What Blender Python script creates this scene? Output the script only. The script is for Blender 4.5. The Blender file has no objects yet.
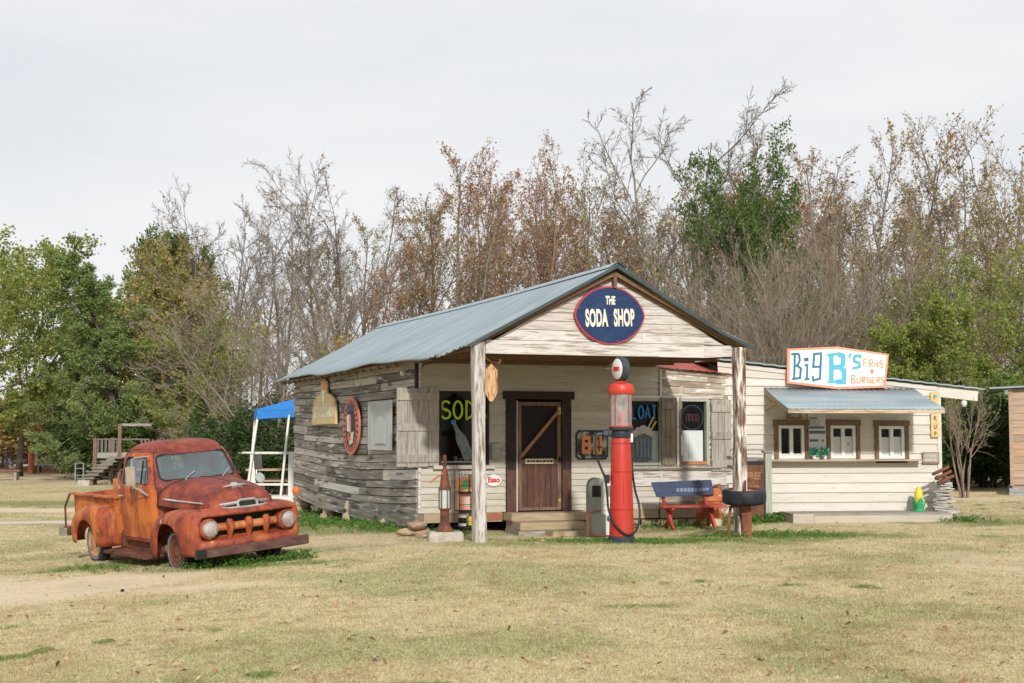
import bpy, bmesh, math, random
import numpy as np
from math import radians as R, sin, cos, pi
from mathutils import Vector, Matrix, Euler

SC = bpy.context.scene
COL = SC.collection
# ------------------------------------------------------------------ camera, sky, sun, exposure
CH = 1.75
cam = bpy.data.cameras.new('camera'); camo = bpy.data.objects.new('camera', cam); COL.objects.link(camo)
camo.location = (0, 0, CH); camo.rotation_euler = (R(90) + math.atan(91.5 / 1422.2), 0, 0)
cam.lens = 50; cam.sensor_width = 36; cam.clip_start = .1; cam.clip_end = 2000
cam.dof.use_dof = True; cam.dof.focus_distance = 23.5; cam.dof.aperture_fstop = 5.6
SC.camera = camo
SUN_AZ, SUN_EL = 171.5, 28            # azimuth clockwise from +Y
w = bpy.data.worlds.new("World"); SC.world = w; w.use_nodes = True
nt = w.node_tree; N = nt.nodes; L = nt.links
for n in list(N): N.remove(n)
wo = N.new('ShaderNodeOutputWorld'); bg = N.new('ShaderNodeBackground')
sk = N.new('ShaderNodeTexSky'); sk.sky_type = 'NISHITA'; sk.sun_disc = False
sk.sun_elevation = R(SUN_EL); sk.sun_rotation = R(SUN_AZ); sk.dust_density = 2.0
tc = N.new('ShaderNodeTexCoord'); mp = N.new('ShaderNodeMapping'); mp.inputs['Scale'].default_value = (1.2, 1.2, 5.0)
nz = N.new('ShaderNodeTexNoise'); nz.inputs['Scale'].default_value = 1.7; nz.inputs['Detail'].default_value = 6; nz.inputs['Roughness'].default_value = .5
rp = N.new('ShaderNodeMapRange'); rp.inputs['From Min'].default_value = .30; rp.inputs['From Max'].default_value = .62
rp.inputs['To Min'].default_value = .74; rp.inputs['To Max'].default_value = 1.0
cl = N.new('ShaderNodeMix'); cl.data_type = 'RGBA'
cl.inputs['B'].default_value = (8.95, 9.0, 9.15, 1)      # thin bright overcast
L.new(tc.outputs['Generated'], mp.inputs['Vector']); L.new(mp.outputs['Vector'], nz.inputs['Vector'])
L.new(nz.outputs['Fac'], rp.inputs['Value']); L.new(rp.outputs['Result'], cl.inputs['Factor'])
L.new(sk.outputs['Color'], cl.inputs['A']); L.new(cl.outputs['Result'], bg.inputs['Color'])
bg.inputs['Strength'].default_value = .1
L.new(bg.outputs['Background'], wo.inputs['Surface'])
sd = bpy.data.lights.new('sun', 'SUN'); so = bpy.data.objects.new('sun', sd); COL.objects.link(so)
sd.energy = 3.4; sd.angle = R(2.5); sd.color = (1, .962, .91)
so.rotation_euler = (R(90 - SUN_EL), 0, R(180 - SUN_AZ))
SC.view_settings.view_transform = 'Standard'; SC.view_settings.look = 'None'
SC.view_settings.exposure = 0; SC.view_settings.gamma = 1
SC.cycles.max_bounces = 6; SC.cycles.transparent_max_bounces = 12

# ------------------------------------------------------------------ helpers
def vnoise(x, y, seed=0):
    x = np.asarray(x, float); y = np.asarray(y, float)
    xi = np.floor(x).astype(np.int64); yi = np.floor(y).astype(np.int64); xf = x - xi; yf = y - yi
    def h(a, b):
        n = (a * 374761393 + b * 668265263 + seed * 1442695041) & 0x7fffffff
        n = ((n ^ (n >> 13)) * 1274126177) & 0x7fffffff
        return ((n ^ (n >> 16)) & 0xffff) / 65535.
    u = xf * xf * (3 - 2 * xf); v = yf * yf * (3 - 2 * yf)
    return (h(xi, yi) * (1 - u) + h(xi + 1, yi) * u) * (1 - v) + (h(xi, yi + 1) * (1 - u) + h(xi + 1, yi + 1) * u) * v
def fbm(x, y, seed=0, o=4):
    s = 0; a = .5; t = 0
    for k in range(o):
        s = s + a * vnoise(x * 2 ** k, y * 2 ** k, seed + k); t += a; a *= .5
    return s / t
def ss(t):
    t = np.clip(t, 0, 1); return t * t * (3 - 2 * t)
def hz(X, Y):
    X = np.asarray(X, float); Y = np.asarray(Y, float)
    z = -.42 * ss((-.3 - X) / 10)
    z = z - .13 * np.exp(-((X - .9) ** 2 / 6 + (Y - 26.3) ** 2 / 3.5))
    z = z - .12 * np.exp(-((X + 4.5) ** 2 / 4 + (Y - 33) ** 2 / 22))
    z = z + .04 * (fbm(X * .25, Y * .25, 5) - .5)
    return z
def gz(x, y): return float(hz(x, y))
def px(x, Y): return (x - 512) / 1422.2 * Y           # metres to the right of the axis at distance Y
def pz(y, Y): return CH + (433 - y) / 1422.2 * Y

def tag(o, label=None, cat=None, group=None, kind=None):
    if label: o['label'] = label
    if cat: o['category'] = cat
    if group: o['group'] = group
    if kind: o['kind'] = kind
    return o
def thing(name, label, cat, loc=(0, 0, 0), rz=0, group=None):
    o = bpy.data.objects.new(name, None); COL.objects.link(o); o.empty_display_size = .2
    o.location = loc; o.rotation_euler = (0, 0, R(rz))
    return tag(o, label, cat, group)
def dup(o, parent=None):
    c = o.copy(); COL.objects.link(c)
    if parent: c.parent = parent
    for ch in list(o.children): dup(ch, c)
    return c
def mesh_np(name, V, F4=None, F3=None, mats=None, mi=None, smooth=False):
    """V (n,3); F4 (m,4); F3 (k,3); mi material index per face (quads first)."""
    me = bpy.data.meshes.new(name)
    n4 = 0 if F4 is None else len(F4); n3 = 0 if F3 is None else len(F3)
    me.vertices.add(len(V)); me.vertices.foreach_set('co', np.asarray(V, np.float32).ravel())
    idx = []; tot = []
    if n4: idx.append(np.asarray(F4).ravel()); tot.append(np.full(n4, 4))
    if n3: idx.append(np.asarray(F3).ravel()); tot.append(np.full(n3, 3))
    idx = np.concatenate(idx).astype(np.int32); tot = np.concatenate(tot).astype(np.int32)
    me.loops.add(len(idx)); me.loops.foreach_set('vertex_index', idx)
    me.polygons.add(len(tot)); st = np.concatenate([[0], np.cumsum(tot)[:-1]]).astype(np.int32)
    me.polygons.foreach_set('loop_start', st); me.polygons.foreach_set('loop_total', tot)
    if mi is not None: me.polygons.foreach_set('material_index', np.asarray(mi, np.int32))
    if smooth: me.polygons.foreach_set('use_smooth', np.ones(len(tot), bool))
    me.update(calc_edges=True)
    for m in (mats or []): me.materials.append(m)
    return me
def obj(name, me, parent=None):
    o = bpy.data.objects.new(name, me); COL.objects.link(o)
    if parent: o.parent = parent
    return o

class MB:
    """Collects shapes; build() links them as ONE mesh object."""
    def __init__(s): s.v = []; s.f = []
    def add(s, V, F):
        b = len(s.v); s.v += [tuple(p) for p in V]; s.f += [tuple(i + b for i in f) for f in F]; return s
    def box(s, x0, x1, y0, y1, z0, z1, M=None):
        V = [Vector(p) for p in ((x0,y0,z0),(x1,y0,z0),(x1,y1,z0),(x0,y1,z0),(x0,y0,z1),(x1,y0,z1),(x1,y1,z1),(x0,y1,z1))]
        if M is not None: V = [M @ p for p in V]
        return s.add(V, ((0,3,2,1),(4,5,6,7),(0,1,5,4),(1,2,6,5),(2,3,7,6),(3,0,4,7)))
    def hexa(s, V): return s.add(V, ((0,3,2,1),(4,5,6,7),(0,1,5,4),(1,2,6,5),(2,3,7,6),(3,0,4,7)))
    def bar(s, a, b, w, t=None, up=(0, 0, 1)):
        """square bar from a to b, width w (sideways), thickness t (along up)."""
        t = w if t is None else t; a = Vector(a); b = Vector(b); d = (b - a).normalized()
        u = Vector(up)
        if abs(d.dot(u)) > .98: u = Vector((1, 0, 0))
        sx = d.cross(u).normalized(); u = sx.cross(d)
        P = []
        for c in (a, b):
            P += [c - sx*w/2 - u*t/2, c + sx*w/2 - u*t/2, c + sx*w/2 + u*t/2, c - sx*w/2 + u*t/2]
        return s.add(P, ((0,1,2,3),(4,7,6,5),(0,4,5,1),(1,5,6,2),(2,6,7,3),(3,7,4,0)))
    def tube(s, pts, r, n=8, cap=True, closed=False):
        pts = [Vector(p) for p in pts]; k = len(pts); rr = r if hasattr(r, '__len__') else [r] * k
        V = []; prev = None
        for i, p in enumerate(pts):
            if closed: d = pts[(i+1) % k] - pts[i-1]
            else: d = pts[min(i+1, k-1)] - pts[max(i-1, 0)]
            d.normalize()
            if prev is None:
                u = d.cross(Vector((0, 0, 1)))
                if u.length < .1: u = d.cross(Vector((1, 0, 0)))
            else: u = prev - d * prev.dot(d)
            u.normalize(); prev = u; v = d.cross(u)
            for j in range(n):
                a = 2*pi*j/n; V.append(p + (u*cos(a) + v*sin(a)) * rr[i])
        F = []
        for i in range(k if closed else k-1):
            for j in range(n):
                i2 = (i+1) % k
                F.append((i*n+j, i*n+(j+1) % n, i2*n+(j+1) % n, i2*n+j))
        if cap and not closed: F += [tuple(range(n-1, -1, -1)), tuple((k-1)*n + j for j in range(n))]
        return s.add(V, F)
    def lathe(s, prof, n=24, M=None, ang=2*pi, cap=True):
        V = []; k = len(prof)
        for (r, z) in prof:
            for j in range(n):
                a = ang*j/n; p = Vector((r*cos(a), r*sin(a), z)); V.append(M @ p if M is not None else p)
        F = [(i*n+j, i*n+(j+1) % n, (i+1)*n+(j+1) % n, (i+1)*n+j) for i in range(k-1) for j in range(n)]
        if cap: F += [tuple(range(n-1, -1, -1)), tuple((k-1)*n+j for j in range(n))]
        return s.add(V, F)
    def prism(s, poly, y0, y1, plane='xz', M=None):
        """2-D outline extruded between y0 and y1 (along the missing axis)."""
        k = len(poly)
        def mk(a, b, c):
            p = {'xz': (a, c, b), 'xy': (a, b, c), 'yz': (c, a, b)}[plane]
            return M @ Vector(p) if M is not None else Vector(p)
        V = [mk(a, b, y0) for a, b in poly] + [mk(a, b, y1) for a, b in poly]
        F = [tuple(range(k)), tuple(range(2*k-1, k-1, -1))] + [(i, i+k, (i+1) % k + k, (i+1) % k) for i in range(k)]
        return s.add(V, F)
    def grid(s, P, nu, nv, closeu=False):
        """P list row-major nu x nv."""
        F = [(i*nv+j, i*nv+j+1, ((i+1) % nu)*nv+j+1, ((i+1) % nu)*nv+j) for i in range(nu if closeu else nu-1) for j in range(nv-1)]
        return s.add(P, F)
    def ribbon(s, pts, w, y, t):
        """hand-painted stroke in the x-z plane, facing -y, raised by t."""
        P = [Vector((a, b)) for a, b in pts]; k = len(P); Lp = []; Rp = []
        cl = (P[0] - P[-1]).length < 1e-6
        if cl: P = P[:-1]; k -= 1
        for i in range(k):
            a = P[i-1] if (i > 0 or cl) else None; b = P[(i+1) % k] if (i < k-1 or cl) else None
            d1 = (P[i]-a).normalized() if a is not None else (b-P[i]).normalized()
            d2 = (b-P[i]).normalized() if b is not None else d1
            n1 = Vector((-d1.y, d1.x)); n2 = Vector((-d2.y, d2.x)); m = (n1+n2)
            m = m.normalized() if m.length > 1e-4 else n1
            q = w/2/max(.45, m.dot(n1)); Lp.append(P[i]+m*q); Rp.append(P[i]-m*q)
        V = []
        for i in range(k):
            for q, yy in ((Lp[i], y-t), (Rp[i], y-t), (Rp[i], y), (Lp[i], y)): V.append((q.x, yy, q.y))
        F = []
        for i in range(k if cl else k-1):
            a = i*4; b = ((i+1) % k)*4
            for j in range(4): F.append((a+j, a+(j+1) % 4, b+(j+1) % 4, b+j))
        if not cl: F += [(3,2,1,0), tuple((k-1)*4+j for j in range(4))]
        return s.add(V, F)
    def build(s, name, m, parent=None, smooth=False, bevel=0, fix=True):
        me = bpy.data.meshes.new(name); me.from_pydata(s.v, [], s.f)
        bm = bmesh.new(); bm.from_mesh(me)
        if fix: bmesh.ops.recalc_face_normals(bm, faces=bm.faces)
        if bevel:
            bmesh.ops.bevel(bm, geom=[e for e in bm.edges if e.calc_face_angle(0) > .6], offset=bevel, segments=2, affect='EDGES', clamp_overlap=True)
        bm.to_mesh(me); bm.free()
        if smooth:
            me.polygons.foreach_set('use_smooth', [True]*len(me.polygons))
            if smooth != 2:
                try: me.set_sharp_from_angle(angle=R(40))
                except Exception: pass
        for mm in (m if isinstance(m, (list, tuple)) else [m]): me.materials.append(mm)
        return obj(name, me, parent)
def baked(o, mods):
    """apply modifiers given as (type, dict) and return the object with the resulting mesh."""
    for ty, kw in mods:
        m = o.modifiers.new(ty, ty)
        for k, v in kw.items(): setattr(m, k, v)
    bpy.context.view_layer.update()
    dg = bpy.context.evaluated_depsgraph_get()
    me = bpy.data.meshes.new_from_object(o.evaluated_get(dg)); o.modifiers.clear(); old = o.data; o.data = me
    bpy.data.meshes.remove(old); return o
def kill(*os):
    for o in os: bpy.data.objects.remove(o, do_unlink=True)
def text(name, s, size, m, parent, loc, xs=1, bold=0, t=.004, rz=0, roll=0, spacing=1):
    cu = bpy.data.curves.new(name, 'FONT'); cu.body = s; cu.size = size; cu.align_x = 'CENTER'; cu.align_y = 'CENTER'
    cu.offset = bold; cu.extrude = t/2; cu.space_character = spacing; cu.space_line = .85
    o = bpy.data.objects.new(name, cu); COL.objects.link(o); bpy.context.view_layer.update()
    me = bpy.data.meshes.new_from_object(o.evaluated_get(bpy.context.evaluated_depsgraph_get())); kill(o)
    me.transform(Matrix.Translation(loc) @ Matrix.Rotation(R(rz), 4, 'Z') @ Matrix.Rotation(R(90), 4, 'X') @ Matrix.Rotation(R(roll), 4, 'Z') @ Matrix.Diagonal((xs, 1, 1, 1)))
    me.materials.clear(); me.materials.append(m)
    return obj(name, me, parent)
def arc(cx, cz, rx, rz_, a0, a1, n=14):
    return [(cx + rx*cos(R(a0 + (a1-a0)*i/n)), cz + rz_*sin(R(a0 + (a1-a0)*i/n))) for i in range(n+1)]
def crom(P, n):
    """Catmull-Rom through the rows of P, n samples."""
    P = np.asarray(P, float); k = len(P); Q = np.vstack([2*P[0]-P[1], P, 2*P[-1]-P[-2]])
    t = np.linspace(0, k-1-1e-9, n); i = t.astype(int); u = (t-i)[:, None]
    a, b, c, d = Q[i], Q[i+1], Q[i+2], Q[i+3]
    return .5*((2*b) + (-a+c)*u + (2*a-5*b+4*c-d)*u**2 + (-a+3*b-3*c+d)*u**3)

# ------------------------------------------------------------------ materials
def ramp(nt, cols):
    r = nt.nodes.new('ShaderNodeValToRGB'); e = r.color_ramp.elements
    n = len(cols)
    for i, c in enumerate(cols):
        p, c = (c[3], c[:3]) if len(c) == 4 else (i/max(1, n-1), c)
        if i < 2: el = e[i]; el.position = p
        else: el = e.new(p)
        el.color = (*c, 1)
    return r
def mat(name, cols, scale=6, stretch=(1, 1, 1), rough=.75, metal=0, bump=.15, island=None, wear=(), detail=7, lo=.3, hi=.7, spec=.4, trans=0, coat=0):
    """cols: ramp of the thing's own colours over noise; island: ramp per plank/leaf (mixed in); wear: (colour, scale, stretch, lo, hi, amount)."""
    m = bpy.data.materials.new(name); m.use_nodes = True; t = m.node_tree; n = t.nodes; l = t.links
    b = n['Principled BSDF']
    b.inputs['Roughness'].default_value = rough; b.inputs['Metallic'].default_value = metal
    b.inputs['Specular IOR Level'].default_value = spec; b.inputs['Coat Weight'].default_value = coat
    tc = n.new('ShaderNodeTexCoord'); vec = tc.outputs['Object']
    geo = n.new('ShaderNodeNewGeometry')
    if island is not None:
        mul = n.new('ShaderNodeVectorMath'); mul.operation = 'MULTIPLY_ADD'
        cmb = n.new('ShaderNodeCombineXYZ')
        for q in range(3): l.new(geo.outputs['Random Per Island'], cmb.inputs[q])
        l.new(cmb.outputs[0], mul.inputs[0]); mul.inputs[1].default_value = (37, 23, 51); l.new(vec, mul.inputs[2]); vec = mul.outputs[0]
    def noise(sc, st, det=detail, rg=.6):
        mp = n.new('ShaderNodeMapping'); mp.inputs['Scale'].default_value = st; l.new(vec, mp.inputs['Vector'])
        z = n.new('ShaderNodeTexNoise'); z.inputs['Scale'].default_value = sc; z.inputs['Detail'].default_value = det
        z.inputs['Roughness'].default_value = rg; l.new(mp.outputs[0], z.inputs['Vector']); return z.outputs['Fac']
    nf = noise(scale, stretch)
    mr = n.new('ShaderNodeMapRange'); mr.inputs['From Min'].default_value = lo; mr.inputs['From Max'].default_value = hi; l.new(nf, mr.inputs['Value'])
    rp = ramp(t, cols); l.new(mr.outputs[0], rp.inputs['Fac']); c = rp.outputs['Color']
    if island is not None:
        cols2, amt = island
        r2 = ramp(t, cols2); l.new(geo.outputs['Random Per Island'], r2.inputs['Fac'])
        mx = n.new('ShaderNodeMix'); mx.data_type = 'RGBA'; mx.inputs['Factor'].default_value = amt
        l.new(c, mx.inputs['A']); l.new(r2.outputs['Color'], mx.inputs['B']); c = mx.outputs['Result']
    for (wc, wsc, wst, wlo, whi, amt) in wear:
        f = noise(wsc, wst); q = n.new('ShaderNodeMapRange'); q.interpolation_type = 'SMOOTHSTEP'
        q.inputs['From Min'].default_value = wlo; q.inputs['From Max'].default_value = whi; q.inputs['To Max'].default_value = amt; l.new(f, q.inputs['Value'])
        mx = n.new('ShaderNodeMix'); mx.data_type = 'RGBA'; l.new(q.outputs[0], mx.inputs['Factor']); l.new(c, mx.inputs['A'])
        mx.inputs['B'].default_value = (*wc, 1); c = mx.outputs['Result']
    l.new(c, b.inputs['Base Color'])
    if bump:
        bp = n.new('ShaderNodeBump'); bp.inputs['Strength'].default_value = bump; bp.inputs['Distance'].default_value = .02
        l.new(nf, bp.inputs['Height']); l.new(bp.outputs[0], b.inputs['Normal'])
    if trans:
        tr = n.new('ShaderNodeBsdfTranslucent'); l.new(c, tr.inputs['Color']); mx = n.new('ShaderNodeMixShader'); mx.inputs[0].default_value = trans
        l.new(b.outputs[0], mx.inputs[1]); l.new(tr.outputs[0], mx.inputs[2]); l.new(mx.outputs[0], n['Material Output'].inputs['Surface'])
    return m
def flat(name, c, rough=.6, metal=0, var=.25, scale=5, bump=.05, **k):
    d = tuple(x*(1-var) for x in c); u = tuple(min(1, x*(1+var*.6)) for x in c)
    return mat(name, [d, c, u], scale=scale, rough=rough, metal=metal, bump=bump, **k)
def glass(name, dust=.1, dust_glare_c=(.35, .4, .42), refl=1.0, dscale=5):  # diffuse layer carries dust and painted-in reflections
    m = bpy.data.materials.new(name); m.use_nodes = True; t = m.node_tree; n = t.nodes; l = t.links
    n.remove(n['Principled BSDF'])
    tr = n.new('ShaderNodeBsdfTransparent'); tr.inputs[0].default_value = (.97, .985, .985, 1)
    gl = n.new('ShaderNodeBsdfGlossy'); gl.inputs['Roughness'].default_value = .04
    df = n.new('ShaderNodeBsdfDiffuse'); df.inputs[0].default_value = (*dust_glare_c, 1)
    fr = n.new('ShaderNodeLayerWeight'); pw = n.new('ShaderNodeMath'); pw.operation = 'POWER'; pw.inputs[1].default_value = 4; l.new(fr.outputs['Facing'], pw.inputs[0])
    mu = n.new('ShaderNodeMath'); mu.operation = 'MULTIPLY_ADD'; mu.inputs[1].default_value = .7*refl; mu.inputs[2].default_value = .035*refl; l.new(pw.outputs[0], mu.inputs[0])
    nz = n.new('ShaderNodeTexNoise'); nz.inputs['Scale'].default_value = dscale; nz.inputs['Detail'].default_value = 3
    tc = n.new('ShaderNodeTexCoord'); l.new(tc.outputs['Object'], nz.inputs['Vector'])
    mr = n.new('ShaderNodeMapRange'); mr.inputs['From Min'].default_value = .25; mr.inputs['From Max'].default_value = .75
    mr.inputs['To Min'].default_value = dust*.4; mr.inputs['To Max'].default_value = min(1, dust*1.6); l.new(nz.outputs['Fac'], mr.inputs['Value'])
    m1 = n.new('ShaderNodeMixShader'); m2 = n.new('ShaderNodeMixShader')
    l.new(mr.outputs[0], m1.inputs[0]); l.new(tr.outputs[0], m1.inputs[1]); l.new(df.outputs[0], m1.inputs[2])
    l.new(mu.outputs[0], m2.inputs[0]); l.new(m1.outputs[0], m2.inputs[1]); l.new(gl.outputs[0], m2.inputs[2])
    l.new(m2.outputs[0], n['Material Output'].inputs['Surface']); return m
X_ = (1, 9, 9); Y_ = (9, 1, 9); Z_ = (9, 9, 1)       # grain along x / y / z
M = {}
M['cream'] = mat('cream_siding', [(.36,.325,.26), (.47,.435,.36), (.55,.52,.45)], 3, X_, .7, bump=.1, island=([(.40,.365,.295), (.58,.55,.48)], .5), wear=[((.22,.17,.11), 6, (.5,5,5), .57, .70, .55), ((.2,.17,.13), 1.2, (1,1,2), .6, .8, .35)])
M['whitewash'] = mat('worn_white_boards', [(.29,.245,.21), (.50,.465,.43), (.61,.58,.55)], 2.5, X_, .75, bump=.2, lo=.28, hi=.55, island=([(.38,.33,.275), (.64,.61,.575), (.50,.445,.39)], .5), wear=[((.20,.14,.09), 5, (.4,6,6), .50, .64, .75), ((.33,.27,.21), 1.5, (1,1,4), .52, .7, .55)])
M['patchy'] = mat('patchy_old_boards', [(.16,.11,.075), (.3,.24,.18), (.62,.58,.52)], 2.2, (1, 5, 5), .8, bump=.2, lo=.32, hi=.68, island=([(.2,.14,.1), (.34,.28,.21), (.6,.55,.48)], .4), wear=[((.72,.69,.64), 3, (1,4,4), .56, .64, .85)])
M['log'] = mat('grey_log_boards', [(.04,.036,.032), (.17,.155,.135), (.36,.335,.295), (.50,.47,.42)], 2.0, (4, .32, 8), .85, bump=.4, lo=.33, hi=.66, island=([(.025,.021,.018), (.30,.275,.24), (.06,.05,.042), (.50,.465,.41), (.14,.12,.098), (.62,.595,.54), (.04,.034,.029), (.38,.35,.305)], .7), wear=[((.02,.018,.016), 1.9, (2,.5,5), .56, .62, .75), ((.42,.16,.04), 1.4, (2,.5,6), .64, .67, .7), ((.66,.64,.59), 2.2, (3,.45,6), .57, .64, .6)])
M['shutter'] = mat('grey_shutter_boards', [(.13,.115,.095), (.32,.295,.25), (.47,.44,.385)], 3, Z_, .85, bump=.3, island=([(.2,.18,.15), (.43,.4,.35)], .4), wear=[((.5,.47,.42), 5, Z_, .6, .72, .5)])
M['shutter_brown'] = mat('brown_shutter_boards', [(.07,.055,.038), (.19,.155,.11), (.29,.245,.18)], 3, Z_, .85, bump=.3, island=([(.13,.1,.07), (.25,.21,.155)], .4))
M['darktrim'] = mat('dark_brown_trim', [(.012,.008,.007), (.035,.018,.014), (.11,.035,.018)], 3, Z_, .7, bump=.2, lo=.35, hi=.8)
M['doorframe'] = mat('red_brown_door_boards', [(.03,.015,.012), (.085,.036,.026), (.19,.095,.06)], 4, Z_, .7, bump=.2, island=([(.05,.022,.017), (.12,.05,.034)], .45))
M['screen'] = flat('dark_screen', (.018, .011, .01), .8)
M['brownwood'] = mat('brown_wood', [(.06,.034,.018), (.145,.08,.04), (.23,.14,.075)], 4, X_, .75, bump=.25, island=([(.12,.07,.04), (.25,.155,.085)], .3))
M['brownwood_z'] = mat('brown_frame_wood', [(.075,.045,.03), (.18,.11,.07), (.27,.175,.11)], 4, Z_, .75, bump=.25)
M['tan'] = mat('tan_timber', [(.20,.15,.09), (.38,.29,.18), (.48,.39,.26)], 3, X_, .8, bump=.25, island=([(.28,.21,.13), (.44,.35,.23)], .4), wear=[((.12,.09,.06), 3, X_, .6, .75, .6)])
M['post'] = mat('peeling_white_post', [(.19,.15,.12), (.42,.39,.355), (.54,.515,.485)], 2.5, (6,6,1), .8, bump=.4, lo=.33, hi=.58, wear=[((.17,.11,.075), 3, (7,7,.7), .53, .62, .85)])
M['bark_post'] = mat('half_peeled_post', [(.10,.055,.04), (.22,.15,.11), (.66,.62,.57)], 2.5, (6,6,1), .85, bump=.5, lo=.36, hi=.56)
M['tin'] = mat('galvanised_roof', [(.25,.325,.36), (.32,.395,.425), (.40,.465,.485)], 1.3, (.4, 3, 1), .5, .25, bump=.03, wear=[((.22,.17,.13), 1.6, (.35,4,1), .60, .74, .5), ((.2,.25,.28), .8, (.3,3,1), .5, .66, .5), ((.5,.53,.54), 1, (.5,2,1), .55, .8, .4)])
M['tin_dark'] = flat('dark_roof_edge', (.06, .08, .085), .5, .3)
M['redtin'] = mat('rusty_red_tin', [(.24,.04,.025), (.40,.065,.04), (.34,.09,.055)], 3, (6,1,1), .6, .1, bump=.1)
M['concrete'] = mat('concrete', [(.28,.25,.2), (.42,.39,.33), (.5,.47,.41)], 7, rough=.9, bump=.4)
M['cinder'] = mat('cinder_block', [(.2,.21,.21), (.31,.32,.32), (.38,.39,.39)], 9, rough=.95, bump=.5)
M['stone'] = mat('field_stone', [(.2,.13,.08), (.4,.29,.19), (.52,.42,.31)], 4, rough=.9, bump=.5, island=([(.34,.2,.12), (.48,.38,.28), (.36,.3,.24)], .5))
M['black'] = flat('black_metal', (.015, .017, .02), .5, .3)
M['rubber'] = mat('tyre_rubber', [(.008,.01,.013), (.016,.02,.026), (.03,.035,.042)], 6, rough=.55, bump=.15)
M['chrome'] = flat('dull_chrome', (.62, .62, .60), .25, .9)
M['steel'] = flat('grey_steel', (.32, .35, .36), .45, .5)
M['rustdark'] = mat('dark_rust', [(.05,.02,.014), (.14,.045,.025), (.24,.09,.045)], 6, rough=.8, bump=.3)
M['rustor'] = mat('orange_rust', [(.20,.05,.02), (.42,.12,.04), (.52,.22,.1)], 4, rough=.75, bump=.2, wear=[((.1,.04,.025), 5, (1,1,1), .58, .7, .7)])
M['white'] = flat('white_paint', (.72, .71, .68), .5, var=.1)
M['whitesash'] = flat('white_sash', (.74, .74, .70), .45, var=.1)
M['red'] = mat('faded_red_paint', [(.50,.035,.02), (.45,.034,.021), (.50,.06,.038)], 3, (1,1,.4), .45, bump=.06, wear=[((.30,.03,.02), 6, (1,1,.35), .58, .72, .6), ((.50,.13,.09), 3, (1,1,.5), .6, .75, .4), ((.45,.28,.22), 26, (1,1,1), .68, .70, .7), ((.10,.03,.02), 17, (1,1,1), .70, .715, .8)])
M['redbright'] = flat('red_sign_paint', (.62, .03, .03), .5, var=.1)
M['orangered'] = flat('orange_red_enamel', (.53, .05, .026), .4, var=.1)
M['glass'] = glass('window_glass', .01, (.2, .25, .28), .45)
M['pumpglass'] = glass('pump_glass', .30, (.62, .64, .58))
M['skydustglass'] = glass('dust_and_sky_glass', .26, (.30, .38, .41), 1.6, 1.2)  # grey-blue layer paints in the sky's reflection along with dust
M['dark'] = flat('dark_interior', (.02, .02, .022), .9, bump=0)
M['navy'] = mat('navy_sign_paint', [(.005,.022,.075), (.006,.03,.10), (.012,.045,.13)], 7, (1,1,3), .5, bump=.08, wear=[((.2,.26,.34), 12, (1,1,4), .66, .73, .5)])
M['pinkred'] = flat('pink_red_trim', (.46, .045, .065), .55, var=.2)
M['letter'] = mat('worn_white_lettering', [(.5,.43,.31), (.70,.67,.58), (.74,.72,.66)], 9, rough=.6, bump=.05)
M['letter_shadow'] = flat('black_letter_shade', (.01, .012, .02), .6)
M['lime'] = flat('lime_window_paint', (.42, .62, .02), .6, var=.15)
M['bluepaint'] = flat('blue_window_paint', (.02, .16, .42), .6, var=.2)
M['bottlepaint'] = flat('grey_bottle_paint', (.17, .19, .2), .7, var=.35, scale=14)
M['bluecap'] = flat('blue_cap_paint', (.03, .25, .5), .6)
M['slate'] = mat('slate_mug_paint', [(.05,.065,.08), (.09,.11,.13), (.14,.16,.18)], 6, (6,6,1), .7)
M['foam'] = flat('pale_foam_paint', (.38, .37, .33), .8)
M['curtain'] = mat('white_curtain', [(.56,.58,.58), (.66,.67,.66), (.71,.72,.71)], 9, Z_, .8, bump=.3)
M['palecurtain'] = mat('pale_green_blind', [(.42,.46,.42), (.52,.56,.51)], 6, Z_, .8)
M['yellow'] = mat('mustard_sign_paint', [(.55,.36,.12), (.66,.47,.2), (.70,.54,.3)], 5, rough=.7, bump=.1)
M['orange'] = flat('orange_paint', (.72, .25, .09), .6, var=.2, scale=9)
M['salmon'] = flat('salmon_paint', (.74, .30, .19), .6, var=.15)
M['teal'] = flat('dark_teal_paint', (.025, .17, .25), .6, var=.2)
M['sky'] = flat('light_blue_paint', (.09, .42, .56), .6, var=.15)
M['purple'] = flat('dark_red_paint', (.25, .01, .06), .6)
M['amber'] = flat('amber_paint', (.68, .33, .02), .6)
M['burger'] = mat('burger_stand_boards', [(.50,.465,.40), (.60,.565,.50), (.67,.635,.575)], 2, X_, .7, bump=.08, island=([(.51,.47,.41), (.66,.63,.57)], .5), wear=[((.4,.33,.24), 3, (1,4,4), .60, .76, .45), ((.30,.22,.15), 9, (.5,4,4), .60, .70, .45), ((.10,.075,.05), 26, (1,1,1), .70, .73, .6)])
M['shedwood'] = mat('reclaimed_shed_boards', [(.22,.15,.11), (.40,.29,.21), (.48,.38,.3)], 2.2, X_, .8, bump=.3, island=([(.24,.19,.16), (.52,.30,.16), (.36,.28,.22), (.50,.36,.24)], .5))
M['greywood'] = mat('grey_deck_wood', [(.17,.15,.13), (.30,.27,.23), (.4,.37,.32)], 3, X_, .85, bump=.2)
M['greenpost'] = mat('grey_green_post', [(.27,.28,.23), (.37,.38,.32), (.42,.43,.37)], 3, Z_, .8, bump=.15)
M['benchblue'] = mat('worn_blue_board', [(.014,.025,.055), (.022,.04,.09), (.045,.065,.11)], 6, X_, .6, bump=.15)
M['benchred'] = mat('worn_red_frame', [(.25,.03,.022), (.42,.065,.045), (.48,.12,.09)], 6, rough=.6, bump=.15)
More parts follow.
